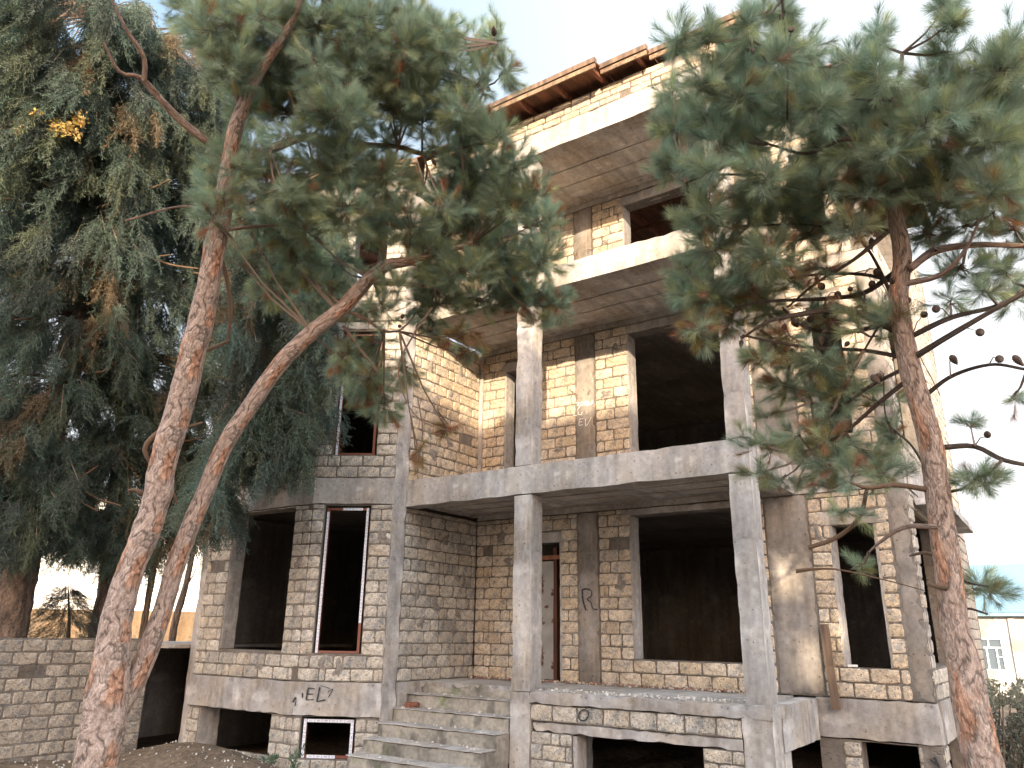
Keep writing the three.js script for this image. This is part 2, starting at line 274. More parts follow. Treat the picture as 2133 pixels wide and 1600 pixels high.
// wall in the plane through O, running along (ux, uz), outward normal to the viewer's side; v = height
// holes: openings [u0,u1,v0,v1]; bare: places where the core shows no blocks (concrete posts stand there)
const blockSpecs = [];
function wall(parent, { O, dir, len, v0, v1, holes = [], bare = [], thick = 0.3, tones = STONE, course = 0.2, seed = 1, weight = 1, phase = 0, owner, proud = 0.017, faded = 0.2, coreMat = M.mortar, smears = 0 }) {
  const W = group('wall', parent), th = Math.atan2(-dir[1], dir[0]);
  W.position.set(O[0], 0, O[1]); W.rotation.y = th; W.updateMatrixWorld(true);
  const us = [...new Set([0, len, ...holes.flatMap((h) => [h[0], h[1]])].filter((u) => u >= 0 && u <= len))].sort((a, b) => a - b);
  const vs = [...new Set([v0, v1, ...holes.flatMap((h) => [h[2], h[3]])].filter((v) => v >= v0 && v <= v1))].sort((a, b) => a - b), geos = [];
  for (let i = 0; i < us.length - 1; i++) {
    let run = null;
    for (let j = 0; j <= vs.length - 1; j++) {
      const solid = j < vs.length - 1 && !holes.some((h) => (us[i] + us[i + 1]) / 2 > h[0] && (us[i] + us[i + 1]) / 2 < h[1] && (vs[j] + vs[j + 1]) / 2 > h[2] && (vs[j] + vs[j + 1]) / 2 < h[3]);
      if (solid && run === null) run = vs[j];
      if (!solid && run !== null) { geos.push(cbox(us[i], us[i + 1], run, vs[j], -thick, -proud, 0.25, 0.003, 0.002)); run = null; }
    }
  }
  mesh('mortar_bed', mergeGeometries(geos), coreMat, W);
  seedTo(seed * 7919 + 13); let row = 0;
  for (let v = v0; v < v1 - 0.06; v += course, row++) {
    const h = Math.min(course, v1 - v), mid = v + h / 2, cuts = [];
    for (const b of [...holes, ...bare]) if (mid > b[2] && mid < b[3]) cuts.push([b[0], b[1]]);
    cuts.sort((a, b) => a[0] - b[0]);
    let u = 0; const spans = [];
    for (const c of cuts) { if (c[0] > u) spans.push([u, c[0]]); u = Math.max(u, c[1]); }
    if (u < len) spans.push([u, len]);
    for (const [a, b] of spans) {
      let x = a, first = true;
      while (x < b - 0.03) {
        let L = rnd() < 0.16 ? rr(0.1, 0.24) : 0.395 + rr(-0.02, 0.02);
        if (first) { L = ((row + phase) % 2 ? rr(0.16, 0.24) : rr(0.33, 0.4)); first = false; }
        if (b - (x + L) < 0.09) L = b - x;
        if (L > 0.52) L = L / 2;
        const w = L - rr(0.006, 0.018), short = w < 0.28, hh = (h - rr(0.006, 0.016)) / 0.186;
        if (rnd() > 0.008) {
          const mtx = new THREE.Matrix4().compose(new THREE.Vector3(x + L / 2, mid, rr(-0.005, 0.008)), new THREE.Quaternion().setFromEuler(new THREE.Euler(rr(-0.02, 0.02), rr(-0.025, 0.025), rr(-0.01, 0.01))), new THREE.Vector3(w / (short ? 0.19 : 0.385), hh, 1));
          const wp = new THREE.Vector3(x + L / 2, mid, 0).applyMatrix4(W.matrixWorld), pr = project(wp);
          const face = Math.abs(new THREE.Vector3(0, 0, 1).applyQuaternion(W.quaternion).dot(wp.clone().sub(CAM).normalize()));
          const inside = pr.x > 0 && pr.x < PW && pr.y > 0 && pr.y < PH && pr.z > 0;
          blockSpecs.push({ W, owner, mtx, geo: short ? SHORT[Math.floor(rnd() * SHORT.length)] : LONG[Math.floor(rnd() * LONG.length)], mat: tones[Math.floor(rnd() ** 1.1 * tones.length) % tones.length], size: inside ? w * h * face / (pr.z * pr.z) * weight : 0 });
        } else rnd();
        x += L;
      }
    }
  }
  for (let i = 0; i < smears; i++) {                            // trowelled mortar left on the face
    const su = rr(0.1, len - 0.1), sv = rr(v0 + 0.15, v1 - 0.15); if ([...holes, ...bare].some((b) => su > b[0] - 0.12 && su < b[1] + 0.12 && sv > b[2] - 0.15 && sv < b[3] + 0.15)) continue;
    const m = mesh('mortar_smear', SMEAR[i % SMEAR.length], M.smear, W); m.position.set(su, sv, 0.004); m.rotation.z = rr(-0.3, 0.3); m.scale.set(rr(0.5, 1.2), rr(0.8, 2.2), rr(0.5, 0.8));
  }
  return W;
}
const SMEAR = Array.from({ length: 6 }, (_, s) => {
  seedTo(900 + s); const n = 14, pos = [0, 0, 0.016], uv = [0.5, 0.5], idx = [];
  for (const [k, z] of [[0.6, 0.013], [1, -0.012]]) for (let i = 0; i < n; i++) { const a = i / n * 6.283, r = 0.1 * k * (1 + 0.7 * noise3(Math.cos(a) * 1.9 + s * 9, Math.sin(a) * 1.9, s)); pos.push(Math.cos(a) * r, Math.sin(a) * r * 0.75, z + rr(-0.003, 0.003)); uv.push(Math.cos(a) * r, Math.sin(a) * r); }
  for (let i = 0; i < n; i++) { const j = (i + 1) % n; idx.push(0, 1 + i, 1 + j, 1 + i, 1 + n + i, 1 + n + j, 1 + i, 1 + n + j, 1 + j); }
  const g = new THREE.BufferGeometry(); g.setAttribute('position', new THREE.Float32BufferAttribute(pos, 3)); g.setAttribute('uv', new THREE.Float32BufferAttribute(uv, 2)); g.setIndex(idx); g.computeVertexNormals(); return g;
});
function layBlocks(owner, limit) {                              // the largest in the picture as meshes, the rest of each wall joined
  const mine = blockSpecs.filter((b) => b.owner === owner).sort((a, b) => b.size - a.size), rest = new Map();
  mine.forEach((b, i) => {
    if (i < limit) { const m = mesh('stone_block', b.geo, b.mat, b.W); b.mtx.decompose(m.position, m.quaternion, m.scale); }
    else { const k = b.W.uuid + b.mat.uuid; if (!rest.has(k)) rest.set(k, { W: b.W, mat: b.mat, g: [] }); rest.get(k).g.push(b.geo.clone().applyMatrix4(b.mtx)); }
  });
  for (const r of rest.values()) { const m = mesh('stone_blocks', mergeGeometries(r.g), r.mat, r.W); m.userData.kind = 'stuff'; }
}

// ------------------------------------------------------------------ ground
const groundY = (x, z) => {
  let y = -1.45 + 0.05 * clamp(z, 0, 11);
  y += 0.4 * Math.exp(-(((x + 5.1) / 1.5) ** 2) - (((z - 1.6) / 0.7) ** 2)) + 0.16 * Math.exp(-(((x + 3.2) / 0.8) ** 2) - (((z - 2.0) / 0.5) ** 2));
  const near = Math.exp(-((x * x + z * z) / 900)); y += near * (0.05 * noise3(x * 0.8, 0, z * 0.8) + 0.03 * noise3(x * 3, 5, z * 3));
  return y;
};
{
  const n = 190, pos = [], uv = [], idx = [], wv = (t) => Math.sign(t) * (Math.abs(t) * 14 + 286 * Math.abs(t) ** 4);
  for (let j = 0; j <= n; j++) for (let i = 0; i <= n; i++) { const x = wv(i / n * 2 - 1), z = wv(j / n * 2 - 1); pos.push(x, groundY(x, z), z); uv.push(x * 0.4, z * 0.4); }
  for (let j = 0; j < n; j++) for (let i = 0; i < n; i++) { const o = j * (n + 1) + i; idx.push(o, o + n + 1, o + 1, o + 1, o + n + 1, o + n + 2); }
  const g = new THREE.BufferGeometry(); g.setAttribute('position', new THREE.Float32BufferAttribute(pos, 3)); g.setAttribute('uv', new THREE.Float32BufferAttribute(uv, 2)); g.setIndex(idx); g.computeVertexNormals();
  const m = mesh('ground', g, M.dirt, scene); m.userData = { label: 'bare brown earth around the unfinished house', category: 'ground', kind: 'structure' };
}

// ------------------------------------------------------------------ the unfinished house
const H = thing('unfinished_house', 'three storey unfinished house of pale stone blocks with grey concrete frame', 'house');
const ZB = -2.12, XL = -2.34, XR = 5.35;
const P = (name, g, mat = M.conc) => mesh(name, g, mat, H);
const LV = [[-0.06, -0.53], [2.88, 3.35], [6.32, 6.73], [9.09, 9.55]];   // beam bottoms and tops: base band, first, second, third
// porch columns, one pour per storey
for (const [a, b] of [[0, 0.33], [3.5, 3.81]]) {
  P('column', cbox(a, b, -0.02, 2.875, -0.33, 0.0));
  P('column', cbox(a + 0.006, b - 0.002, 3.352, 6.315, -0.33, -0.004));
  P('column', cbox(a + 0.003, b - 0.004, 6.732, 9.085, -0.33, -0.002));
}
// front and side beams of the porch
for (const [y0, y1] of LV.slice(1)) {
  P('beam', cbox(XL, 3.81, y0, y1, -0.34, 0.004, 0.15, 0.008, 0.016), M.conc);
  P('beam', cbox(3.5, 3.813, y0 + 0.003, y1 - 0.003, ZB, -0.345), M.conc);
}
// balcony slabs with formwork ridges underneath
for (const y of [2.98, 6.42, 9.2]) {
  P('balcony_slab', cbox(XL, 3.5, y, y + 0.2, ZB + 0.01, -0.345, 0.2, 0.01), M.conc);
  for (let i = 0; i < 3; i++) P('formwork_ridge', cbox(XL + 0.05, 3.48, y - 0.014 - 0.006 * i, y + 0.003, ZB + 0.25 + i * 0.5, ZB + 0.27 + i * 0.5, 0.3, 0.006), M.conc);
}
// porch floor and its base
P('porch_slab', cbox(0.33, 3.84, -0.17, 0, -0.6, 0.03, 0.11, 0.012, 0.02), M.conc);
P('porch_floor', cbox(XL, 3.5, -0.19, -0.004, ZB, -0.6, 0.2, 0.01), M.conc);
P('column_base', cbox(-0.01, 0.335, -1.7, -0.022, -0.36, 0.018), M.conc);
P('column_base', cbox(3.44, 3.83, -1.7, -0.03, -0.36, 0.012), M.conc);
wall(H, { O: [0.335, 0], dir: [1, 0], len: 3.11, v0: -0.40, v1: -0.175, course: 0.225, seed: 3, owner: 'house', weight: 1.2, thick: 0.2 });
P('lintel', cbox(0.335, 3.44, -0.54, -0.402, -0.25, 0.008, 0.1, 0.008, 0.03), M.conc);
wall(H, { O: [0.335, 0], dir: [1, 0], len: 3.11, v0: -1.7, v1: -0.542, holes: [[0.69, 2.58, -1.5, -0.5]], seed: 4, owner: 'house', weight: 1.2, thick: 0.24, phase: 1 });
P('basement_jamb', cbox(1.03, 1.1, -1.7, -0.545, -0.3, -0.015), M.conc);
P('beam', cbox(3.5, 3.835, -0.56, -0.02, -2.1, -0.37), M.conc);
P('basement_wall', cbox(3.45, 3.8, -1.7, -0.57, -0.75, -0.37), M.conc);
// side of the porch base facing the stairs, and the floors inside
P('basement_wall', cbox(-0.012, 0.2, -1.7, -0.2, -2.1, -0.37), M.conc);

// rear wall of the porch with its openings, three storeys
const bx = (x) => x - XL;
const backHoles = {
  1: [[bx(-1.22), bx(-0.43), -0.1, 2.38], [bx(1.0), bx(3.0), 0.41, 2.76], [bx(4.27), bx(4.86), 0.40, 2.38]],
  2: [[bx(-1.7), bx(-0.88), 3.3, 5.88], [bx(1.06), bx(2.95), 3.3, 6.14], [bx(4.25), bx(4.76), 3.74, 5.9]],
  3: [[bx(1.06), bx(2.95), 7.1, 8.87], [bx(4.25), bx(4.76), 7.15, 8.8]],
};
const posts = [[bx(-0.07), bx(0.36)], [bx(3.3), bx(3.96)], [bx(5.08), bx(5.35)]];
for (const [k, a, b] of [[1, 0, 2.88], [2, 3.35, 6.32], [3, 6.73, 9.09]]) {
  const bare = posts.map((p) => [...p, a - 1, b + 1]);
  for (const h of backHoles[k]) bare.push([h[0] - 0.02, h[1] + 0.02, h[3] - 0.01, h[3] + 0.2]);
  wall(H, { O: [XL, ZB], dir: [1, 0], len: XR - XL, v0: a, v1: b, holes: backHoles[k], bare, seed: 20 + k, tones: YELLOWER, owner: 'house', weight: [0, 1.1, 1.2, 0.8][k], smears: 22 });
  for (const p of posts) P('concrete_post', cbox(p[0] + XL + 0.01, p[1] + XL - 0.01, a + 0.004, b - 0.004, ZB - 0.25, ZB + 0.012, 0.09, 0.012, 0.03), M.cement);
  for (const h of backHoles[k]) {
    P('lintel', cbox(h[0] + XL - 0.18, h[1] + XL + 0.18, h[3] + 0.002, Math.min(h[3] + 0.2, b - 0.004), ZB - 0.28, ZB + 0.006, 0.12, 0.006, 0.015), M.conc);
    P('window_jamb', cbox(h[0] + XL - 0.035, h[0] + XL + 0.012, h[2] + 0.004, h[3] - 0.004, ZB - 0.3, ZB + 0.003, 0.12, 0.004, 0.006), M.conc);
    P('window_jamb', cbox(h[1] + XL - 0.012, h[1] + XL + 0.035, h[2] + 0.004, h[3] - 0.004, ZB - 0.3, ZB + 0.003, 0.12, 0.004, 0.006), M.conc);
  }
}
for (const [y0, y1] of LV.slice(1)) P('ring_beam', cbox(XL, XR, y0 + 0.003, y1 - 0.003, ZB - 0.3, ZB + 0.008, 0.2, 0.008), M.conc);
P('ring_beam', cbox(3.8, XR, -0.53, -0.003, ZB - 0.3, ZB + 0.02, 0.15, 0.01, 0.02), M.conc);
// basement of the wing beside the porch
wall(H, { O: [3.8, ZB], dir: [1, 0], len: XR - 3.8, v0: -1.75, v1: -0.535, holes: [[0.55, 1.24, -1.8, -0.55]], bare: [[0, 0.3, -3, 0], [1.3, 1.6, -3, 0]], seed: 31, owner: 'house' });
// pier of the balcony door, second storey: stone reveal
wall(H, { O: [-1.7, ZB + 0.004], dir: [0, -1], len: 0.28, v0: 3.35, v1: 5.88, seed: 35, tones: YELLOWER, owner: 'house', thick: 0.03, weight: 1.5 });

// left return wall of the porch (faces the steps), three storeys
for (const [k, a, b] of [[1, 0, 2.88], [2, 3.35, 6.32], [3, 6.73, 9.09]])
  wall(H, { O: [XL, -0.06], dir: [0, -1], len: 2.06, v0: a, v1: b, seed: 40 + k, tones: k === 1 ? STONE : YELLOWER, owner: 'house', weight: [0, 1.4, 1.4, 0.3][k], smears: 10 });
P('downpipe_chase', cbox(XL + 0.005, XL + 0.1, 3.36, 6.3, ZB + 0.02, ZB + 0.07), M.conc);

// bay: front facet, angled facet, far facet; corner posts; bands
const BP = [[-2.33, 0.30], [-3.55, 1.03], [-6.45, 1.03], [-7.5, 0.35]];
const facet = (i) => { const a = BP[i + 1], b = BP[i], L = Math.hypot(b[0] - a[0], b[1] - a[1]); return { O: a, dir: [(b[0] - a[0]) / L, (b[1] - a[1]) / L], len: L }; };
const F1 = facet(0), F2 = facet(1), F3 = facet(2);
const f1Holes = { 1: [[0.22, 1.03, 0.43, 2.86]], 2: [[0.27, 1.05, 3.76, 6.12]], 3: [[0.36, 0.98, 7.15, 8.6]] };
const f2Holes = { 1: [[0.74, 2.45, 0.45, 2.86]], 2: [[0.95, 2.5, 3.95, 6.1]], 3: [[0.9, 2.4, 7.2, 8.6]] };
for (const [k, a, b] of [[1, 0, 2.88], [2, 3.35, 6.32], [3, 6.73, 9.09]]) {
  wall(H, { ...F1, v0: a, v1: b, holes: f1Holes[k], seed: 50 + k, owner: 'house', weight: [0, 1.5, 1.2, 0.2][k], smears: [0, 16, 10, 0][k] });
  wall(H, { ...F2, v0: a, v1: b, holes: f2Holes[k], seed: 60 + k, owner: 'house', weight: [0, 1.2, 0.5, 0.05][k], smears: [0, 12, 6, 0][k] });
  wall(H, { ...F3, v0: a, v1: b, seed: 70 + k, owner: 'house', weight: 0.2 });
}
function band(F, y0, y1, out, mat, extend = 0.01, name = 'ring_beam') { const m = P(name, cbox(-extend, F.len + extend, y0, y1, -0.28, out, 0.14, 0.008, 0.014), mat); m.position.set(F.O[0], 0, F.O[1]); m.rotation.y = Math.atan2(-F.dir[1], F.dir[0]); return m; }
for (const F of [F1, F2, F3]) {
  band(F, -0.52, -0.004, 0.035, M.conc);
  band(F, 2.884, 3.346, 0.012, M.conc); band(F, 6.324, 6.726, 0.012, M.conc); band(F, 9.094, 9.4, 0.012, M.conc);
}
// basement courses of the bay, with two low windows
wall(H, { ...F1, v0: -1.75, v1: -0.525, holes: [[0.14, 1.03, -1.14, -0.53]], seed: 81, owner: 'house', weight: 1.2 });
wall(H, { ...F2, v0: -1.75, v1: -0.525, holes: [[0.4, 2.36, -1.2, -0.53]], seed: 82, owner: 'house', weight: 1.2 });
wall(H, { ...F3, v0: -1.75, v1: -0.525, seed: 83, owner: 'house' });
// posts where the bay turns into the porch and at its far corner
P('concrete_post', cbox(-2.64, -2.325, -1.7, 9.08, -0.05, 0.3, 0.12, 0.01, 0.02), M.conc);
{ const m = P('concrete_post', cbox(-0.14, 0.1, -1.7, 9.08, -0.2, 0.02, 0.12, 0.01, 0.02), M.conc); m.position.set(-6.47, 0, 1.02); m.rotation.y = -0.3; }
// pale jambs of the wide bay opening
function onFacet(F, m) { m.position.set(F.O[0], 0, F.O[1]); m.rotation.y = Math.atan2(-F.dir[1], F.dir[0]); return m; }
for (const k of [1, 2]) { const h = f2Holes[k][0];
  onFacet(F2, P('window_jamb', cbox(h[0] - 0.03, h[0] + 0.012, h[2] + 0.004, h[3] - 0.004, -0.32, -0.02, 0.12, 0.004, 0.006), M.conc));
  onFacet(F2, P('lintel', cbox(h[0] - 0.1, h[1] + 0.1, h[3] - 0.01, h[3] + 0.02, -0.3, 0.004), M.conc)); }
onFacet(F2, P('basement_jamb', cbox(0.37, 0.412, -1.7, -0.535, -0.45, -0.02), M.conc));

// brown plastic window frames with printed protective film
function frame(F, [u0, u1, v0, v1], filmBars, w = 0.046) {
  const g = group('window_frame', H); onFacet(F, g); const z0 = -0.11, z1 = -0.05;
  const e = 0.035, bars = { left: [u0 + e, u0 + e + w, v0, v1 - e], right: [u1 - e - w, u1 - e, v0, v1 - e], bottom: [u0 + e + w, u1 - e - w, v0, v0 + w], top: [u0 + e + w, u1 - e - w, v1 - e - w, v1 - e] };
  for (const b of Object.values(bars)) mesh('frame_bar', cbox(b[0], b[1], b[2] + 0.004, b[3] - 0.004, z0, z1, 0.6, 0, 0.003), M.frameBrown, g);
  for (const [side, f0, f1] of filmBars) {
    const b = bars[side].slice(), vertical = side === 'left' || side === 'right', a = vertical ? 2 : 0, L = b[a + 1] - b[a]; const s0 = b[a] + L * f0, s1 = b[a] + L * f1; b[a] = s0; b[a + 1] = s1;
    const pg = new THREE.PlaneGeometry(b[1] - b[0] - 0.004, b[3] - b[2] - 0.004); const uvA = pg.attributes.uv;
    for (let i = 0; i < uvA.count; i++) { const along = vertical ? uvA.getY(i) * (s1 - s0) : uvA.getX(i) * (s1 - s0), across = vertical ? uvA.getX(i) : uvA.getY(i); uvA.setXY(i, across, along * 1.35); }
    const m = mesh('film_strip', pg, M.film, g); m.position.set((b[0] + b[1]) / 2, (b[2] + b[3]) / 2, z1 + 0.003);
  }
  return g;
}
frame(F1, f1Holes[1][0], [['left', 0.0, 0.97], ['right', 0.2, 1], ['top', 0.35, 0.9]]);
frame(F1, f1Holes[2][0], [['left', 0, 0.8]]);
frame(F1, [0.14, 1.03, -1.14, -0.53], [['left', 0, 1], ['right', 0, 1], ['top', 0, 1], ['bottom', 0.05, 0.7]], 0.052);

// metal door leaf, brown door post and batten, first storey
{
  const d = group('door', H); mesh('door_leaf', cbox(-1.2, -0.64, 0.02, 2.06, ZB - 0.16, ZB - 0.12, 0.4, 0.002, 0.003, 0.8), M.doorMetal, d);
  mesh('door_post', cbox(-0.63, -0.55, 0.01, 2.3, ZB - 0.2, ZB - 0.08, 0.4, 0.004, 0.006), M.woodDark, d);
  mesh('door_batten', cbox(-0.86, -0.42, 2.08, 2.16, ZB - 0.1, ZB - 0.06, 0.3, 0.003, 0.006), M.rafter, d);
}
// right-hand end wall with side openings and the thin slab that projects over them
wall(H, { O: [XR, ZB - 0.004], dir: [0, -1], len: 8, v0: 0, v1: 2.88, holes: [[0.42, 3.2, 0.42, 2.62]], seed: 91, owner: 'house', weight: 0.7 });
wall(H, { O: [XR, ZB - 0.004], dir: [0, -1], len: 8, v0: 3.35, v1: 6.32, holes: [[0.6, 3.2, 3.75, 6.0]], seed: 92, owner: 'house', weight: 0.2 });
wall(H, { O: [XR, ZB - 0.004], dir: [0, -1], len: 8, v0: 6.73, v1: 9.4, holes: [[0.6, 3.2, 7.2, 8.6]], seed: 93, owner: 'house', weight: 0.1 });
wall(H, { O: [XR, ZB - 0.004], dir: [0, -1], len: 8, v0: -1.75, v1: -0.53, holes: [[0.5, 3, -1.8, -0.56]], seed: 94, owner: 'house', weight: 0.5 });
for (const [a, b] of [[-0.528, -0.003], [2.884, 3.346], [6.324, 6.726]]) P('ring_beam', cbox(XR - 0.28, XR + 0.02, a, b, -10.1, ZB - 0.305, 0.3, 0.008), M.conc);
P('balcony_slab', cbox(XR + 0.022, XR + 0.45, 2.66, 2.78, -6.5, -2.6, 0.3, 0.008), M.plaster);

// floors, partitions and outer shell; room shade painted in by the dark mortar tone
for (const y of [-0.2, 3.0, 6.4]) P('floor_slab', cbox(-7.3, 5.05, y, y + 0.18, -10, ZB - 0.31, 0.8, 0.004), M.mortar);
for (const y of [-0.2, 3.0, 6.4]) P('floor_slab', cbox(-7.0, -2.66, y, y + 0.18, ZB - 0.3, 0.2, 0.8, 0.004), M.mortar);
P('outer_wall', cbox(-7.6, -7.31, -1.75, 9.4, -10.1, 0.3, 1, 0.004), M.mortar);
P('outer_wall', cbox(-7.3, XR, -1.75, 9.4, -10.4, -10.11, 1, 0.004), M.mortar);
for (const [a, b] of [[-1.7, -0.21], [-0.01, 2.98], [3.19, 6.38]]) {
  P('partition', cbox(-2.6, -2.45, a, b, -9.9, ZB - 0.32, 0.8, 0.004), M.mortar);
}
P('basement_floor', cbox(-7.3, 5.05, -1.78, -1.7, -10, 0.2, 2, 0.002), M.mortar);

// roof: parapet courses, rafters, boards, fascia in three lengths
wall(H, { O: [XL, 0], dir: [1, 0], len: 3.81 - XL, v0: 9.553, v1: 9.95, course: 0.132, seed: 97, tones: YELLOWER, owner: 'house', thick: 0.25, weight: 1 });
const roofY = (z) => 9.98 + 0.1 * (0.5 - z);
function slopeBox(name, x0, x1, z0, z1, y0, t, mat, seg = 0.5) {  // board following the pitch
  const g = cbox(x0, x1, 0, t, z0, z1, seg, 0.003, 0.004), p = g.attributes.position; for (let i = 0; i < p.count; i++) p.setY(i, p.getY(i) + y0 + 0.1 * (0.5 - p.getZ(i))); g.computeVertexNormals(); return P(name, g, mat);
}
const eaves = [[-0.62, 1.9, 0.5], [1.91, 2.74, 0.27], [2.75, 4.3, 0.1]];
for (const [a, b, e] of eaves) {
  slopeBox('roof_boards', a, b, ZB, e, 10.06, 0.03, M.soffit); P('fascia_board', cbox(a - 0.02, b + 0.015, roofY(e) - 0.06, roofY(e) + 0.025, e + 0.002, e + 0.035, 0.5, 0.003, 0.004), M.fascia);
  P('eaves_sheet', cbox(a - 0.03, b + 0.02, roofY(e) + 0.04, roofY(e) + 0.14, e - 0.03, e + 0.055, 0.5, 0.004, 0.006), M.plank);
}
slopeBox('roof_boards', -7.9, -0.63, -4, 0.02, 10.06, 0.03, M.soffit, 1);
slopeBox('roof_boards', -8, 5.75, -10.8, ZB - 0.005, 10.06, 0.03, M.soffit, 1);
P('eaves_sheet', cbox(4.31, 4.36, 10.0, 10.14, -2.2, 0.2), M.plank);
for (const x of [-0.5, 0.28, 1.05, 1.8, 2.55, 3.3, 4.05]) { const e = eaves.find((q) => x < q[1])[2] - 0.02; slopeBox('rafter', x - 0.03, x + 0.03, -0.6, e, 9.95, 0.105, M.rafter, 0.4); }
for (let x = -7.3; x < 5.5; x += 0.8) slopeBox('rafter', x - 0.035, x + 0.035, -10.3, ZB - 0.2, 9.9, 0.155, M.rafter, 0.8);
for (const z of [-3.1, -3.9, -4.8, -5.8, -7]) P('purlin', cbox(-7.2, 5.2, roofY(z) - 0.14, roofY(z) - 0.07, z - 0.04, z + 0.04, 1, 0.003), M.soffit);
for (const F of [F1, F2, F3]) { band(F, 9.42, 9.47, 0.38, M.fascia, 0.12, 'eaves_board'); band(F, 9.48, 9.6, 0.4, M.plank, 0.14, 'eaves_sheet'); }

// steps up to the porch; paler treads over darker risers paint in the skylight
for (let k = 0; k < 8; k++) { const zf = -0.6 + 0.32 * (k + 1), y = -0.2 * (k + 1); P('step', cbox(-2.3, -0.015, Math.max(-1.7, y - 0.6), y, zf - 0.32 - 0.03, zf, 0.14, 0.003, 0.014, 0.45), M.stair); P('skylit_tread', cbox(-2.31, -0.012, y + 0.002, y + 0.02, zf - 0.335, zf + 0.012, 0.12, 0.003, 0.006, 0.45), M.conc); }
P('basement_wall', cbox(-2.66, -2.31, -1.7, -0.003, -2.1, -0.06), M.conc);
P('step', cbox(-2.3, -0.015, -0.3, 0.0, -0.66, -0.6, 0.1, 0.012, 0.03, 0.45), M.stair);

// graffiti: brush strokes laid on the wall, each a flat ribbon
function ribbon(parent, name, pts, w, mat, tf) {
  const c = new THREE.CatmullRomCurve3(pts.map((p) => new THREE.Vector3(p[0], p[1], 0))), N = Math.max(6, pts.length * 6), pos = [], idx = [];
  for (let i = 0; i <= N; i++) { const p = c.getPoint(i / N), t = c.getTangent(i / N), k = w * (0.8 + 0.35 * noise3(p.x * 40, p.y * 40, 3)) * (i === 0 || i === N ? 0.5 : 1); pos.push(p.x - t.y * k, p.y + t.x * k, 0, p.x + t.y * k, p.y - t.x * k, 0); }
  for (let i = 0; i < N; i++) idx.push(2 * i, 2 * i + 1, 2 * i + 2, 2 * i + 1, 2 * i + 3, 2 * i + 2);
  const g = new THREE.BufferGeometry(); g.setAttribute('position', new THREE.Float32BufferAttribute(pos, 3)); g.setIndex(idx); g.computeVertexNormals(); const m = mesh(name, g, mat, parent); tf(m); return m;
}
const onBack = (zoff) => (m) => m.position.set(0, 0, ZB + zoff);
// R on the dark post by the door
{ const q = (x, y) => { const v = atZ(x, y, ZB); return [v.x, v.y]; };
  const R = group('painted_letter', H);
  ribbon(R, 'brush_stroke', [q(1214, 1229), q(1216, 1250), q(1222, 1272)], 0.017, M.paint, onBack(0.03));
  ribbon(R, 'brush_stroke', [q(1213, 1230), q(1222, 1227), q(1233, 1231), q(1233, 1242), q(1225, 1248), q(1233, 1256), q(1237, 1268), q(1246, 1270)], 0.013, M.paint, onBack(0.033));
  // scratched writing on the second-storey post
  const S = (pts, w = 0.008) => ribbon(R2, 'chalk_stroke', pts.map((p) => q(1170 + p[0] / 13.33, 800 + p[1] / 13.33)), w, M.chalk, onBack(0.03)); const R2 = group('chalk_writing', H);
  S([[420, 535], [500, 530], [470, 610], [530, 625], [490, 680], [455, 745]]); S([[600, 500], [555, 540], [565, 610], [610, 600], [620, 530], [600, 500]]);
  S([[660, 500], [655, 615]]); S([[660, 500], [710, 480], [705, 540], [660, 560], [720, 610]]); S([[720, 540], [740, 635], [765, 480], [790, 610]]); S([[790, 500], [830, 590], [865, 450]], 0.006); S([[870, 470], [880, 560]], 0.006);
  S([[360, 820], [370, 880], [445, 885]]); S([[480, 770], [480, 850], [560, 855]]); S([[590, 780], [570, 880]]); S([[690, 760], [730, 800], [690, 850]], 0.005);
  S([[620, 975], [530, 990], [505, 1070], [515, 1160], [610, 1130]]); S([[510, 1070], [590, 1055]]); S([[690, 965], [680, 1080], [695, 1170], [770, 1080], [845, 925]]);
}
// painted E L on the base band of the bay
{ const G = group('painted_letter', H); onFacet(F1, G);
  const st = (pts, w = 0.016) => ribbon(G, 'brush_stroke', pts, w, M.paint, (m) => m.position.set(0, 0, 0.052));
  const ex = 0.17, L = (x, y) => [ex + x, y];
  st([L(0.06, -0.1), L(0.04, -0.28)]); st([L(0.05, -0.1), L(0.17, -0.11)], 0.012); st([L(0.05, -0.19), L(0.15, -0.19)], 0.012); st([L(0.04, -0.28), L(0.17, -0.27)], 0.012);
  st([L(0.25, -0.08), L(0.22, -0.3)]); st([L(0.22, -0.3), L(0.36, -0.27)], 0.01); st([L(-0.03, -0.17), L(-0.02, -0.25)], 0.012); st([L(0.38, -0.16), L(0.46, -0.11), L(0.4, -0.24)], 0.008);
  st([L(-0.13, -0.24), L(-0.17, -0.32)], 0.02); st([L(-0.12, -0.29), L(-0.13, -0.38)], 0.01); st([L(0.42, -0.1), L(0.26, -0.06)], 0.008); }
// painted ring on a block under the porch slab
{ const G = group('painted_letter', H), c = atZ(1216, 1490, 0.02), pts = []; for (let i = 0; i <= 12; i++) { const a = i / 12 * 6.283 + 1.2; pts.push([c.x + Math.cos(a) * 0.075 + 0.02 * Math.sin(a), c.y + Math.sin(a) * 0.07]); }
  ribbon(G, 'brush_stroke', pts, 0.014, M.paint, (m) => m.position.set(0, 0, 0.026)); ribbon(G, 'brush_stroke', [[c.x + 0.02, c.y + 0.07], [c.x + 0.06, c.y + 0.1]], 0.01, M.paint, (m) => m.position.set(0, 0, 0.028)); }
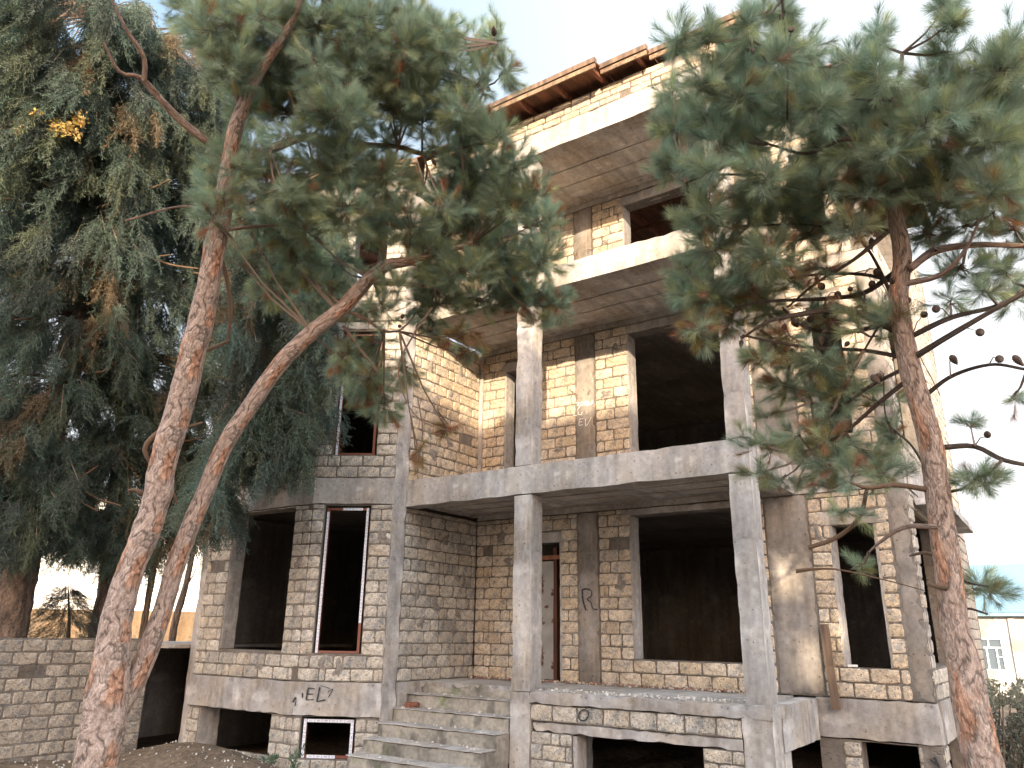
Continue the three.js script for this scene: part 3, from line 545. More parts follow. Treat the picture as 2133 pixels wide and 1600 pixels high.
// short dark marks low on the wing
{ const G = group('painted_letter', H), q = (x, y) => { const v = atZ(x, y, ZB + 0.02); return [v.x, v.y]; };
  for (const s of [[[1938, 1583], [1950, 1592]], [[1946, 1577], [1957, 1600]]]) ribbon(G, 'brush_stroke', s.map((p) => q(...p)), 0.02, M.paint, (m) => m.position.set(0, 0, ZB + 0.03)); }
{ const G = group('painted_letter', H); for (const [z, y] of [[-0.5, -0.78], [-0.56, -0.76], [-0.62, -0.77], [-0.68, -0.8]]) { const m = ribbon(G, 'brush_stroke', [[-z, y], [-z + 0.01, y - 0.14]], 0.009, M.paint, (q) => { q.rotation.y = Math.PI / 2; q.position.set(3.806, 0, 0); }); } }
// rusty reinforcing bars left sticking out
{ const bar = (pts, r = 0.006) => P('rebar', tube(pts.map((p) => new THREE.Vector3(...p)), pts.map(() => r), { ring: 6, step: 0.05, lump: 0 }), M.steel);
  const q = (x, y, z) => { const v = atZ(x, y, z); return [v.x, v.y, z]; };
  bar([q(1182, 808, ZB - 0.02), q(1192, 816, ZB + 0.05), q(1203, 824, ZB + 0.1)]); bar([q(1229, 813, ZB + 0.1), q(1224, 820, ZB + 0.06), q(1226, 822, ZB - 0.02)]);
  bar([q(868, 968, 0.1), q(870, 984, 0.12), q(871, 998, 0.05)]); bar([q(858, 990, 0.12), q(869, 985, 0.12), q(874, 968, 0.12)]); bar([q(1222, 520, ZB + 0.08), q(1238, 519, ZB)]); bar([q(1195, 540, ZB + 0.1), q(1204, 523, ZB)]); }
layBlocks('house', 300);

// ------------------------------------------------------------------ boundary wall, and a lean-to added to darken the passage by the house
const BW = thing('boundary_wall', 'grey brown stone block boundary wall behind the forked pine trunk', 'wall');
wall(BW, { O: [-7.2, 5.6], dir: [0, -1], len: 4.2, v0: -1.62, v1: 0.6, tones: DSTONE, seed: 201, owner: 'boundary', thick: 0.2, proud: 0.008 });
layBlocks('boundary', 200);
const SH = thing('added_lean_to', 'added lean-to that shades the passage between boundary wall and house corner', 'shade_box');
mesh('added_shed_wall', cbox(-10.2, -10, -1.7, 0.42, -3, 1.3, 0.5), M.conc, SH);
mesh('added_shed_wall', cbox(-10, -7.65, -1.7, 0.42, -3.2, -3, 0.5), M.conc, SH);
mesh('added_shed_wall', cbox(-10.2, -7.41, -1.7, 0.42, 1.31, 1.4, 0.5), M.conc, SH);
mesh('added_shed_roof', cbox(-10.3, -6.75, 0.43, 0.5, -3.3, 1.36, 0.5), M.conc, SH);

// ------------------------------------------------------------------ things lying about
{
  const b0 = at(1717, 1302, 1), a = atZ(1716, 1300, ZB + 0.07), b = atZ(1743, 1480, ZB + 0.12), L = a.distanceTo(b);
  const m = mesh('plank', cbox(-0.06, 0.06, -L / 2, L / 2, -0.02, 0.02, 0.3, 0.003, 0.005), M.plank); m.position.copy(a).add(b).multiplyScalar(0.5);
  m.quaternion.setFromUnitVectors(new THREE.Vector3(0, 1, 0), a.clone().sub(b).normalize()); tagTop(m, 'weathered wooden plank upright against the wall beside narrow window', 'plank');
}
{ // loose rubble along the foot of the porch wall
  seedTo(77); const g = new THREE.DodecahedronGeometry(0.02, 0), n = 900, im = lit(new THREE.InstancedMesh(g, std({ color: lin(1, 1, 1) }), n)), mt = new THREE.Matrix4(), q = new THREE.Quaternion(), e = new THREE.Euler();
  for (let i = 0; i < n; i++) { const x = rr(-2.25, 3.25), z = ZB + 0.03 + Math.abs(gauss()) * 0.3, s = rr(0.25, 1.25); e.set(rr(0, 6), rr(0, 6), rr(0, 6)); mt.compose(new THREE.Vector3(x, 0.004 + s * 0.008, z), q.setFromEuler(e), new THREE.Vector3(s, s * 0.7, s)); im.setMatrixAt(i, mt); im.setColorAt(i, rnd() < 0.6 ? lin(rr(0.2, 0.3), rr(0.11, 0.16), rr(0.07, 0.11)) : lin(0.42, 0.38, 0.32)); }
  im.name = 'rubble'; tagTop(im, 'reddish crumbled rubble along the foot of the porch wall', 'rubble', null, 'stuff');
}
{ // pebbles and stone chips on the steps and the earth
  seedTo(78); const g = new THREE.DodecahedronGeometry(0.02, 0), n = 1500, im = lit(new THREE.InstancedMesh(g, std({ color: lin(1, 1, 1) }), n)), mt = new THREE.Matrix4(), q = new THREE.Quaternion(), e = new THREE.Euler();
  for (let i = 0; i < n; i++) {
    let x, z, y; if (i < 110) { x = rr(-2.2, -0.1); const k = Math.floor(rr(0, 5)); z = -0.6 + 0.32 * k + rr(0.02, 0.3); y = -0.2 * (k + 1) + 0.02; } else if (i < 420) { x = rr(0.4, 3.4); z = rr(-0.5, -0.02); y = 0; } else { x = rr(-8, 1); z = rr(1.1, 5); if (x > -2.4 && z < 2.3) z += 2; y = groundY(x, z); }
    const s = rr(0.2, 1.1); e.set(rr(0, 6), rr(0, 6), rr(0, 6)); mt.compose(new THREE.Vector3(x, y + s * 0.006, z), q.setFromEuler(e), new THREE.Vector3(s, s * 0.7, s)); im.setMatrixAt(i, mt); const v = rr(0.25, 0.6); im.setColorAt(i, lin(v, v * 0.93, v * 0.84)); }
  im.name = 'stone_chips'; tagTop(im, 'pale stone chips scattered over the steps and the earth', 'gravel', null, 'stuff');
}
{ const m = mesh('broken_brick', cbox(-0.12, 0.12, 0, 0.09, -0.06, 0.06, 0.04, 0.02, 0.02), M.redclay); m.position.set(-2.05, -0.38, -0.15); m.rotation.y = 0.5; tagTop(m, 'broken red brick lying at the side of the steps', 'brick');
  const p = atZ(1757, 1390, ZB - 0.08); const s = mesh('white_stone', cbox(-0.09, 0.09, 0, 0.035, -0.05, 0.05, 0.05, 0.008, 0.01), M.chalk); s.position.set(p.x + 0.1, 0.405, ZB - 0.1); tagTop(s, 'small white slab of stone on the narrow window sill', 'stone'); }

// ------------------------------------------------------------------ foliage
function tuft(seed, n, len, needle, width) {                    // a pine shoot: needles round an axis along +y
  seedTo(seed); const pos = [];
  for (let i = 0; i < n; i++) {
    const t = 0.12 + 0.88 * Math.sqrt(rnd()), a = rr(0, 6.283), til = rr(0.4, 1.15) * (1.15 - 0.55 * t), L = needle * rr(0.75, 1.15), y = t * len;
    const d = new THREE.Vector3(Math.cos(a) * Math.sin(til), Math.cos(til), Math.sin(a) * Math.sin(til)), s = new THREE.Vector3(-Math.sin(a), rr(-0.4, 0.4), Math.cos(a)).normalize().multiplyScalar(width / 2);
    const b = new THREE.Vector3(0, y, 0).addScaledVector(d, 0.006), m = b.clone().addScaledVector(d, L * 0.55), e = b.clone().addScaledVector(d, L); e.x *= 1.04; e.z *= 1.04;
    pos.push(b.x - s.x, b.y - s.y, b.z - s.z, b.x + s.x, b.y + s.y, b.z + s.z, m.x + s.x * 0.8, m.y + s.y * 0.8, m.z + s.z * 0.8, b.x - s.x, b.y - s.y, b.z - s.z, m.x + s.x * 0.8, m.y + s.y * 0.8, m.z + s.z * 0.8, e.x, e.y, e.z);
  }
  const g = new THREE.BufferGeometry(); g.setAttribute('position', new THREE.Float32BufferAttribute(pos, 3)); g.computeVertexNormals(); return g;
}
function spray(seed, len, side, nb) {                            // cypress branchlet hanging along -y
  seedTo(seed); const pos = [];
  const leaf = (a, b, w) => { const d = b.clone().sub(a), s = d.clone().cross(new THREE.Vector3(rr(-1, 1), rr(-1, 1), rr(-1, 1))).normalize().multiplyScalar(w); pos.push(a.x - s.x, a.y - s.y, a.z - s.z, a.x + s.x, a.y + s.y, a.z + s.z, b.x, b.y, b.z); };
  for (let i = 0; i < nb; i++) {
    const t = i / nb, a = new THREE.Vector3(0.02 * Math.sin(t * 5), -len * t, 0.02 * Math.cos(t * 4)), az = rr(0, 6.283), L = side * (1.1 - 0.6 * t) * rr(0.6, 1.2);
    const dir = new THREE.Vector3(Math.cos(az) * 0.75, -rr(0.4, 1.1), Math.sin(az) * 0.75).normalize(); let p = a.clone();
    for (let k = 0; k < 4; k++) { const q = p.clone().addScaledVector(dir, L / 4 * 1.25); leaf(p, q, 0.0045); const o = p.clone().addScaledVector(dir, L / 5); leaf(o, o.clone().add(new THREE.Vector3(rr(-1, 1), rr(-1.2, 0.3), rr(-1, 1)).normalize().multiplyScalar(L * 0.4)), 0.004); dir.y -= 0.12; dir.normalize(); p = p.clone().addScaledVector(dir, L / 4); }
    if (i % 2 === 0) leaf(a, new THREE.Vector3(0.02 * Math.sin((t + 2 / nb) * 5), -len * (t + 2.2 / nb), 0.02 * Math.cos((t + 2 / nb) * 4)), 0.006);
  }
  const g = new THREE.BufferGeometry(); g.setAttribute('position', new THREE.Float32BufferAttribute(pos, 3)); g.computeVertexNormals(); return g;
}
const TUFT = [tuft(1, 130, 0.17, 0.11, 0.0019), tuft(2, 130, 0.21, 0.10, 0.0019), tuft(3, 130, 0.13, 0.115, 0.0018)];
const SPRAY = [spray(11, 0.5, 0.14, 34), spray(12, 0.42, 0.15, 28), spray(13, 0.62, 0.11, 38)];
const leafMat = new THREE.MeshPhysicalMaterial({ color: lin(1, 1, 1), roughness: 1, transmission: 0.5, thickness: 0, side: THREE.DoubleSide });
const UP = new THREE.Vector3(0, 1, 0);
class Foliage {                                                // collects shoots of one crown and makes the instanced meshes
  constructor(geos) { this.geos = geos; this.m = geos.map(() => []); this.c = geos.map(() => []); this.tw = []; }
  add(p, q, s, c) { const k = Math.floor(rnd() * this.geos.length); this.m[k].push(new THREE.Matrix4().compose(p, q, new THREE.Vector3(s, s, s))); this.c[k].push(c); }
  twig(a, b, r, sag = 0) {                                      // three-sided thin stick
    const mid = a.clone().add(b).multiplyScalar(0.5); mid.y -= sag; const P3 = [a, mid, b], pos = this.tw;
    for (let i = 0; i < 2; i++) { const d = P3[i + 1].clone().sub(P3[i]); if (d.lengthSq() < 1e-8) continue; const n = d.clone().cross(Math.abs(d.y) > 0.9 * d.length() ? new THREE.Vector3(1, 0, 0) : UP).normalize(), bn = d.clone().cross(n).normalize(), ra = r * (1 - 0.3 * i), rb = r * (0.7 - 0.4 * i);
      const R = (p, k, rad) => p.clone().addScaledVector(n, Math.cos(k * 2.094) * rad).addScaledVector(bn, Math.sin(k * 2.094) * rad);
      for (let k = 0; k < 3; k++) { const A = R(P3[i], k, ra), B = R(P3[i], k + 1, ra), C = R(P3[i + 1], k, rb), D = R(P3[i + 1], k + 1, rb); for (const v of [A, B, C, B, D, C]) pos.push(v.x, v.y, v.z); } }
  }
  build(parent, mat = leafMat) {
    this.geos.forEach((g, i) => { if (!this.m[i].length) return; const im = lit(new THREE.InstancedMesh(g, mat, this.m[i].length)); this.m[i].forEach((m, j) => { im.setMatrixAt(j, m); im.setColorAt(j, this.c[i][j]); }); im.name = numbered('crown'); im.userData.kind = 'stuff'; parent.add(im); });
    if (this.tw.length) { const g = new THREE.BufferGeometry(); g.setAttribute('position', new THREE.Float32BufferAttribute(this.tw, 3)); g.computeVertexNormals(); const m = mesh('twigs', g, M.twig, parent); m.userData.kind = 'stuff'; }
  }
}
const GREENS = [[0.25, 0.32, 0.195], [0.21, 0.305, 0.215], [0.32, 0.355, 0.17], [0.28, 0.345, 0.225], [0.19, 0.245, 0.155]];
const pineColor = (warm) => { if (rnd() < warm) return rnd() < 0.5 ? lin(rr(0.24, 0.34), rr(0.1, 0.15), rr(0.03, 0.05)) : lin(rr(0.2, 0.27), rr(0.16, 0.2), 0.045); const g = GREENS[Math.floor(rnd() * GREENS.length)], k = rr(0.75, 1.35); return lin(g[0] * k, g[1] * k, g[2] * k); };
// a puff of shoots: centre pixel, half sizes in pixels, distance
function puff(F, px, py, rx, ry, d, { warm = 0.04, dens = 1, from = null, droop = 0 } = {}) {
  const c = at(px, py, d), oa = rayOf(px, py).dot(fwd), wx = rx * d / FPX * oa, wy = ry * d / FPX * oa, wz = (wx + wy) * 0.5;
  const root = from || c.clone().add(new THREE.Vector3(0, -wy * 0.5, 0));
  if (from) F.twig(from, c, 0.012 + 0.012 * wx, from.distanceTo(c) * 0.06);
  const n = Math.round(clamp(1180 * wx * wy, 18, 460) * dens);
  for (let i = 0; i < n; i++) {
    const o = new THREE.Vector3(gauss(), gauss(), gauss()); o.normalize().multiplyScalar(Math.pow(rnd(), 0.45));
    const p = c.clone().addScaledVector(camR, o.x * wx * 0.86).addScaledVector(camU, o.y * wy * 0.86).addScaledVector(fwd, o.z * wz * 0.86);
    const dir = p.clone().sub(c).normalize().multiplyScalar(0.9).add(new THREE.Vector3(rr(-0.5, 0.5), rr(0.0, 0.75) - droop, rr(-0.5, 0.5))).normalize();
    const s = rr(0.7, 1.1); p.addScaledVector(dir, -0.1);
    F.add(p, new THREE.Quaternion().setFromUnitVectors(UP, dir), s, pineColor(warm));
    if (i % 2 === 0) F.twig(c.clone().lerp(root, 0.3 * rnd()), p, 0.006);
  }
}
const CONE = (() => { const pts = []; for (let i = 0; i <= 14; i++) { const t = i / 14, r = 0.022 * Math.sin(Math.PI * Math.pow(t, 0.7)) ** 0.8; pts.push(new THREE.Vector2(Math.max(0.001, r * (i % 2 ? 1.12 : 0.86)), t * 0.085)); } return new THREE.LatheGeometry(pts, 9); })();
function cone(parent, px, py, d) { const m = mesh('pine_cone', CONE, M.cone, parent); m.position.copy(at(px, py, d)); m.rotation.set(rr(1.2, 4.6), rr(0, 6), rr(-0.6, 0.6)); const s = rr(0.8, 1.25); m.scale.set(s, s, s); return m; }
const poly = (pts, d) => pts.map((p) => at(p[0], p[1], p[3] || d)), offAxis = (px, py) => rayOf(px, py).dot(fwd) ** 1.4, rads = (pts, d) => pts.map((p) => p[2] / 2 * (p[3] || d) / FPX * offAxis(p[0], p[1]));
function limb(parent, name, pts, d, mat, o) { return mesh(name, tube(poly(pts, d), rads(pts, d), o), mat, parent); }

// ---- forked pine in front of the bay
{
  const D = 8, t = thing('pine_tree', 'tall forked pine with flaking orange bark in front of the bay window', 'tree'), F = new Foliage(TUFT); seedTo(301);
  const base = at(196, 1600, D), g0 = new THREE.Vector3(base.x + 0.02, groundY(base.x, base.z) - 0.15, base.z);
  const T1 = [[198, 1600, 96], [212, 1525, 98], [221, 1452, 92], [227, 1412, 80], [237, 1337, 68], [251, 1262, 65], [273, 1187, 58], [303, 1112, 58], [328, 1037, 58], [338, 975, 56], [358, 900, 56], [381, 825, 55], [408, 712, 52], [426, 637, 50], [446, 525, 44], [461, 450, 40], [476, 350, 34], [496, 250, 29], [540, 150, 23], [600, 60, 17], [640, -40, 11]];
  const pts1 = [g0, ...poly(T1, D)], r1 = [0.28, ...rads(T1, D)];
  mesh('trunk', tube(pts1, r1, { ring: 26, step: 0.045, lump: 0.1, freq: 6, uvs: 1 }), M.bark, t);
  const T2 = [[226, 1550, 44], [240, 1500, 46], [260, 1456, 48], [286, 1408, 47], [315, 1337, 44], [342, 1262, 41], [363, 1187, 40], [390, 1112, 39], [422, 1037, 37], [470, 925, 35], [525, 840, 34], [588, 752, 34], [650, 692, 33], [715, 640, 31], [768, 582, 28], [805, 553, 25], [850, 545, 20], [915, 528, 14], [985, 505, 9]];
  limb(t, 'stem', T2, D + 0.1, M.bark, { ring: 20, step: 0.045, lump: 0.07, freq: 7 });
  const twigs = [
    [[430, 295, 22], [370, 245, 20], [310, 180, 17], [290, 160, 14], [252, 152, 10], [215, 88, 6]], [[300, 168, 14], [300, 120, 12], [262, 60, 10], [228, -10, 7]],
    [[474, 345, 26], [560, 312, 24], [640, 286, 20], [720, 300, 16], [830, 306, 12], [880, 320, 12], [950, 310, 10], [1005, 300, 7]], [[792, 556, 20], [797, 520, 18], [787, 478, 14], [770, 440, 9]],
    [[780, 590, 14], [850, 592, 12], [905, 600, 7]], [[600, 742, 8], [650, 684, 9], [700, 646, 9], [760, 664, 8], [800, 690, 7], [832, 690, 5]], [[715, 678, 9], [752, 730, 8], [788, 775, 6]],
    [[458, 528, 10], [474, 590, 11], [481, 640, 10], [475, 706, 9]], [[414, 735, 12], [450, 722, 10], [478, 709, 8]], [[392, 826, 13], [352, 882, 15], [303, 932, 15], [316, 972, 7]],
    [[372, 896, 10], [398, 887, 8], [422, 880, 6]], [[300, 1030, 16], [278, 1020, 10], [266, 1022, 5]], [[345, 1020, 18], [362, 1030, 10], [368, 1050, 5]], [[460, 480, 10], [560, 470, 7], [720, 480, 5], [760, 470, 3]],
    [[455, 440, 8], [380, 430, 6], [260, 460, 5]], [[640, 290, 12], [620, 240, 9], [600, 190, 7]], [[505, 230, 16], [490, 190, 15], [495, 150, 12], [520, 110, 9]], [[880, 320, 8], [890, 350, 6], [880, 400, 4]], [[960, 310, 8], [1010, 180, 6], [1035, 90, 4]],
    [[900, 640, 6], [860, 700, 5], [830, 770, 4], [870, 870, 3], [960, 905, 2]], [[870, 830, 3], [880, 900, 3], [868, 960, 2]],
  ];
  twigs.forEach((p, i) => limb(t, 'limb', p.map((q) => [q[0], q[1], q[2] * 0.85, D + 0.15 + 0.25 * noise3(i * 3.1, q[0] * 0.004, 2)]), D, [7, 8, 9, 10, 11, 12, 15].includes(i) ? M.deadwood : M.bark, { ring: 9, step: 0.06, lump: 0.1 }));
  const L3 = twigs[2], near = (px, py, pts, d) => { let b = null, bd = 1e9; for (const q of pts) { const e = Math.hypot(q[0] - px, q[1] - py); if (e < bd) { bd = e; b = q; } } return at(b[0], b[1], d); };
  const allPts = [...T1.slice(13), ...L3, ...twigs[0], ...twigs[3], ...twigs[16], ...twigs[18]], rightPts = [...T2.slice(12), ...twigs[4]];
  const puffs = [[470, 50, 90, 70], [560, 30, 100, 80], [660, 55, 110, 80], [770, 60, 90, 80], [640, 150, 130, 75], [745, 160, 115, 85], [845, 120, 75, 85], [893, 120, 52, 82], [560, 150, 80, 60], [480, 140, 60, 60], [815, 215, 85, 55], [880, 235, 70, 55], [700, 228, 95, 48], [590, 225, 80, 60], [520, 215, 60, 60], [950, 215, 45, 60], [992, 130, 30, 42], [1030, 75, 28, 36], [1052, 150, 28, 46], [985, 262, 55, 45], [1040, 280, 45, 50], [478, 325, 62, 48], [452, 385, 58, 60], [560, 365, 80, 56], [655, 345, 70, 46], [720, 350, 80, 46], [800, 370, 75, 55], [615, 428, 85, 55], [715, 430, 90, 66], [800, 440, 66, 56], [770, 475, 36, 36], [930, 80, 30, 40], [400, 20, 60, 40], [850, 40, 50, 40]];
  puffs.forEach(([x, y, a, b], i) => puff(F, x, y, a, b, D + rr(-0.6, 0.9), { from: near(x, y, allPts, D + 0.1), warm: y > 330 ? 0.1 : 0.03, dens: 1 }));
  for (let i = 0; i < 64; i++) { const x = rr(430, 1000), y = rr(10, 640) , lim = 640 - (x > 760 ? 0 : (760 - x) * 0.35); if (y > lim || Math.hypot(x - 885, (y - 345)) < 48 || (x > 880 && y < 60) || Math.hypot(x - 790, y - 540) < 50) { continue; } puff(F, x, y, rr(40, 66), rr(34, 52), D + rr(-0.5, 1.0), { from: near(x, y, y > 430 ? rightPts : allPts, D + 0.1), warm: y > 350 ? 0.1 : 0.03, dens: 0.5 }); }
  const pr = [[1000, 440, 86, 66, 0.02], [920, 490, 78, 58, 0.02], [1060, 420, 64, 56, 0.03], [1106, 402, 46, 46, 0.15], [1128, 462, 50, 55, 0.05], [960, 560, 84, 52, 0.05], [1050, 540, 86, 62, 0.02], [1126, 540, 56, 56, 0.04], [905, 598, 56, 42, 0.1], [1000, 625, 76, 36, 0.22], [1096, 622, 66, 40, 0.2], [1158, 632, 40, 36, 0.22], [1116, 668, 36, 22, 0.3], [1060, 596, 60, 46, 0.06], [950, 335, 56, 52, 0.04], [1010, 350, 56, 52, 0.04], [935, 405, 56, 40, 0.04], [1075, 340, 40, 40, 0.04]];
  for (const [x, y, a, b, w] of pr) puff(F, x, y, a, b, D + rr(-0.3, 0.9), { from: near(x, y, rightPts, D + 0.2), warm: w, dens: 1.05 });
  for (const [x, y, a, b, w] of [[755, 640, 44, 30, 0.1], [690, 600, 44, 32, 0.1], [762, 800, 62, 52, 0.15], [722, 752, 48, 44, 0.2], [800, 855, 44, 34, 0.1], [842, 780, 44, 40, 0.15], [780, 720, 44, 30, 0.4], [640, 560, 44, 36, 0.06], [590, 500, 50, 30, 0.1], [960, 700, 46, 28, 0.75], [985, 735, 26, 24, 0.8], [560, 470, 56, 44, 0.06], [622, 522, 56, 46, 0.1], [700, 545, 56, 44, 0.08], [850, 500, 46, 44, 0.04], [872, 645, 40, 32, 0.12], [560, 590, 50, 44, 0.1], [640, 640, 44, 36, 0.15], [905, 690, 34, 24, 0.3], [930, 895, 26, 10, 0.95], [868, 945, 12, 20, 0.95]]) puff(F, x, y, a, b, D + rr(0.2, 1.1), { from: near(x, y, [...T2.slice(10), ...twigs[5]], D + 0.1), warm: w, dens: 0.75, droop: 0.9 });
  for (const [x, y] of [[1005, 130], [1000, 160], [1018, 165], [1030, 75], [1015, 175], [820, 15], [672, 345], [835, 680], [880, 540], [595, 290], [1020, 190], [560, 330], [900, 330], [840, 655]]) cone(t, x, y, D + rr(-0.2, 0.3));
  F.build(t);
}
// ---- leaning pine on the other side
{
  const D = 6.5, t = thing('pine_tree', 'leaning pine with reddish trunk and many dark cones beside the house corner', 'tree'), F = new Foliage(TUFT); seedTo(401);
  const T1 = [[2053, 1610, 82], [2040, 1557, 78], [2023, 1470, 76], [2007, 1382, 70], [1988, 1295, 58], [1978, 1207, 57], [1966, 1120, 54], [1954, 1032, 51], [1939, 925, 50], [1916, 840, 46], [1892, 750, 44], [1876, 660, 42], [1872, 610, 41], [1880, 530, 38], [1864, 450, 32], [1848, 370, 26], [1850, 280, 19], [1868, 200, 14], [1880, 110, 8]];
  const b0 = at(2053, 1610, D), g0 = new THREE.Vector3(b0.x + 0.1, groundY(b0.x, b0.z) - 0.15, b0.z);
  mesh('trunk', tube([g0, ...poly(T1, D)], [0.22, ...rads(T1, D)], { ring: 24, step: 0.04, lump: 0.07, freq: 7 }), M.bark, t);
  const br = [
    [[1872, 690, 26], [1800, 656, 22], [1740, 646, 18], [1660, 656, 14], [1600, 670, 10], [1545, 705, 6]], [[1886, 745, 14], [1800, 730, 11], [1700, 725, 9], [1610, 712, 8], [1546, 698, 6]], [[1868, 665, 16], [1790, 688, 13], [1720, 692, 10], [1660, 672, 8], [1630, 640, 6]],
    [[1872, 590, 12], [1800, 572, 10], [1700, 572, 8], [1640, 580, 5]], [[1875, 560, 18], [1800, 610, 14], [1720, 622, 11], [1600, 628, 8], [1530, 640, 5]], [[1852, 480, 14], [1780, 540, 11], [1700, 590, 8], [1640, 640, 5]],
    [[1892, 790, 15], [1830, 840, 12], [1760, 900, 9], [1690, 940, 6]], [[1900, 760, 12], [1820, 800, 10], [1740, 850, 8], [1690, 838, 5]], [[1895, 560, 24], [1950, 522, 22], [2030, 510, 18], [2140, 512, 14]], [[1890, 590, 18], [1960, 572, 15], [2010, 522, 12], [2040, 460, 8]],
    [[1900, 700, 15], [1980, 662, 14], [2080, 636, 13], [2140, 598, 11]], [[1908, 742, 18], [1990, 692, 16], [2080, 640, 14], [2145, 604, 12]], [[1930, 822, 12], [1980, 785, 11], [2060, 760, 10], [2140, 770, 8]], [[1965, 932, 16], [2030, 930, 14], [2090, 958, 13], [2145, 970, 11]],
    [[1945, 1022, 18], [1860, 1010, 15], [1805, 1016, 11], [1768, 1004, 6]], [[1806, 1018, 10], [1790, 1078, 11], [1742, 1120, 12], [1684, 1141, 12]], [[1952, 1098, 16], [1885, 1098, 13], [1835, 1128, 9], [1810, 1150, 5]], [[1962, 1160, 12], [1925, 1152, 10], [1895, 1158, 5]],
    [[1970, 1225, 14], [1950, 1222, 12], [1932, 1216, 8]], [[1845, 300, 14], [1760, 290, 12], [1680, 320, 9], [1600, 300, 6]], [[1850, 380, 14], [1760, 380, 11], [1640, 370, 9], [1480, 365, 6], [1430, 380, 4]], [[1845, 350, 12], [1720, 240, 9], [1640, 180, 7], [1560, 80, 5]],
    [[1868, 210, 8], [1760, 200, 6], [1700, 140, 4]], [[1850, 300, 10], [1950, 260, 8], [2040, 200, 6], [2110, 100, 4]], [[1850, 400, 12], [1960, 380, 10], [2080, 330, 7], [2140, 280, 5]], [[1640, 250, 6], [1640, 120, 5], [1628, 0, 3]], [[1870, 640, 10], [1790, 500, 8], [1700, 470, 6], [1560, 470, 4]],
    [[1960, 1040, 8], [1900, 930, 6], [1850, 880, 4], [1840, 780, 3]], [[1880, 600, 9], [1830, 680, 7], [1785, 760, 5], [1690, 1010, 3]], [[1658, 1190, 12], [1690, 1186, 8], [1740, 1186, 5], [1850, 1210, 3], [1925, 1230, 3]], [[1990, 1270, 8], [2020, 1268, 7], [2058, 1280, 5]],
    [[1955, 1030, 9], [2010, 1018, 7], [2060, 1010, 4]], [[1985, 1200, 9], [2020, 1215, 7], [2060, 1222, 4]],
  ];
  br.forEach((p, i) => limb(t, 'limb', p.map((q) => [q[0], q[1], q[2] * 0.78, D + 0.35 * noise3(i * 2.7, q[0] * 0.005, 9)]), D, [14, 15, 17, 18, 29].includes(i) ? M.deadwood : [8, 9, 16].includes(i) ? M.bark : M.barkGrey, { ring: 9, step: 0.05, lump: 0.12 }));
  const all = br.slice(0, 28).flat().concat(T1.slice(12)), near = (px, py) => { let b = null, bd = 1e9; for (const q of all) { const e = Math.hypot(q[0] - px, q[1] - py); if (e < bd) { bd = e; b = q; } } return at(b[0], b[1], D); };
  const pf = [[1412, 82, 32, 44], [1470, 85, 34, 44], [1555, 45, 26, 34], [1590, 30, 28, 26], [1632, 25, 22, 34], [1632, 90, 34, 46], [1545, 120, 56, 46], [1470, 165, 62, 40], [1545, 195, 66, 42], [1400, 190, 36, 36], [1470, 240, 66, 48], [1400, 262, 42, 44], [1560, 285, 76, 50], [1638, 235, 50, 70], [1650, 158, 36, 52], [1420, 342, 50, 30], [1388, 352, 28, 26], [1480, 350, 54, 34], [1600, 368, 76, 52], [1700, 215, 60, 60], [1690, 115, 28, 30], [1758, 180, 54, 70], [1828, 150, 52, 60], [1830, 80, 28, 34], [1838, 230, 84, 70], [1742, 300, 84, 62], [1830, 315, 96, 72], [1925, 260, 74, 80], [1948, 172, 52, 54], [1972, 110, 46, 34], [2020, 195, 72, 72], [2090, 150, 54, 74], [2112, 80, 30, 42], [2055, 300, 76, 74], [2125, 255, 46, 74], [1980, 342, 76, 54], [2060, 395, 76, 54], [1930, 398, 76, 54], [1720, 392, 84, 54], [1640, 425, 74, 42], [1560, 428, 64, 42], [1475, 432, 54, 34], [1445, 472, 42, 30], [2110, 470, 46, 54], [1970, 15, 16, 18], [1985, 45, 14, 14], [2120, 370, 46, 60], [1810, 395, 60, 44], [1505, 300, 50, 50], [1620, 120, 26, 40]];
  for (const [x, y, a, b] of pf) puff(F, x, y, a, b, D + rr(-0.5, 0.8), { from: near(x, y), warm: y > 380 ? 0.22 : 0.02, dens: 1.25 });
  for (const [x, y, a, b, w] of [[1500, 515, 84, 50, 0.08], [1600, 530, 74, 52, 0.14], [1432, 560, 40, 44, 0.06], [1475, 615, 76, 52, 0.16], [1560, 598, 66, 52, 0.3], [1452, 688, 42, 44, 0.35], [1520, 665, 54, 42, 0.42], [1600, 640, 50, 34, 0.5], [1760, 468, 54, 34, 0.5], [1680, 490, 64, 36, 0.45], [1850, 420, 44, 40, 0.6], [1415, 610, 26, 36, 0.1], [1650, 580, 50, 34, 0.35], [1720, 560, 44, 26, 0.3]]) puff(F, x, y, a, b, D + rr(-0.4, 0.5), { from: near(x, y), warm: w, dens: 1.15, droop: 0.25 });
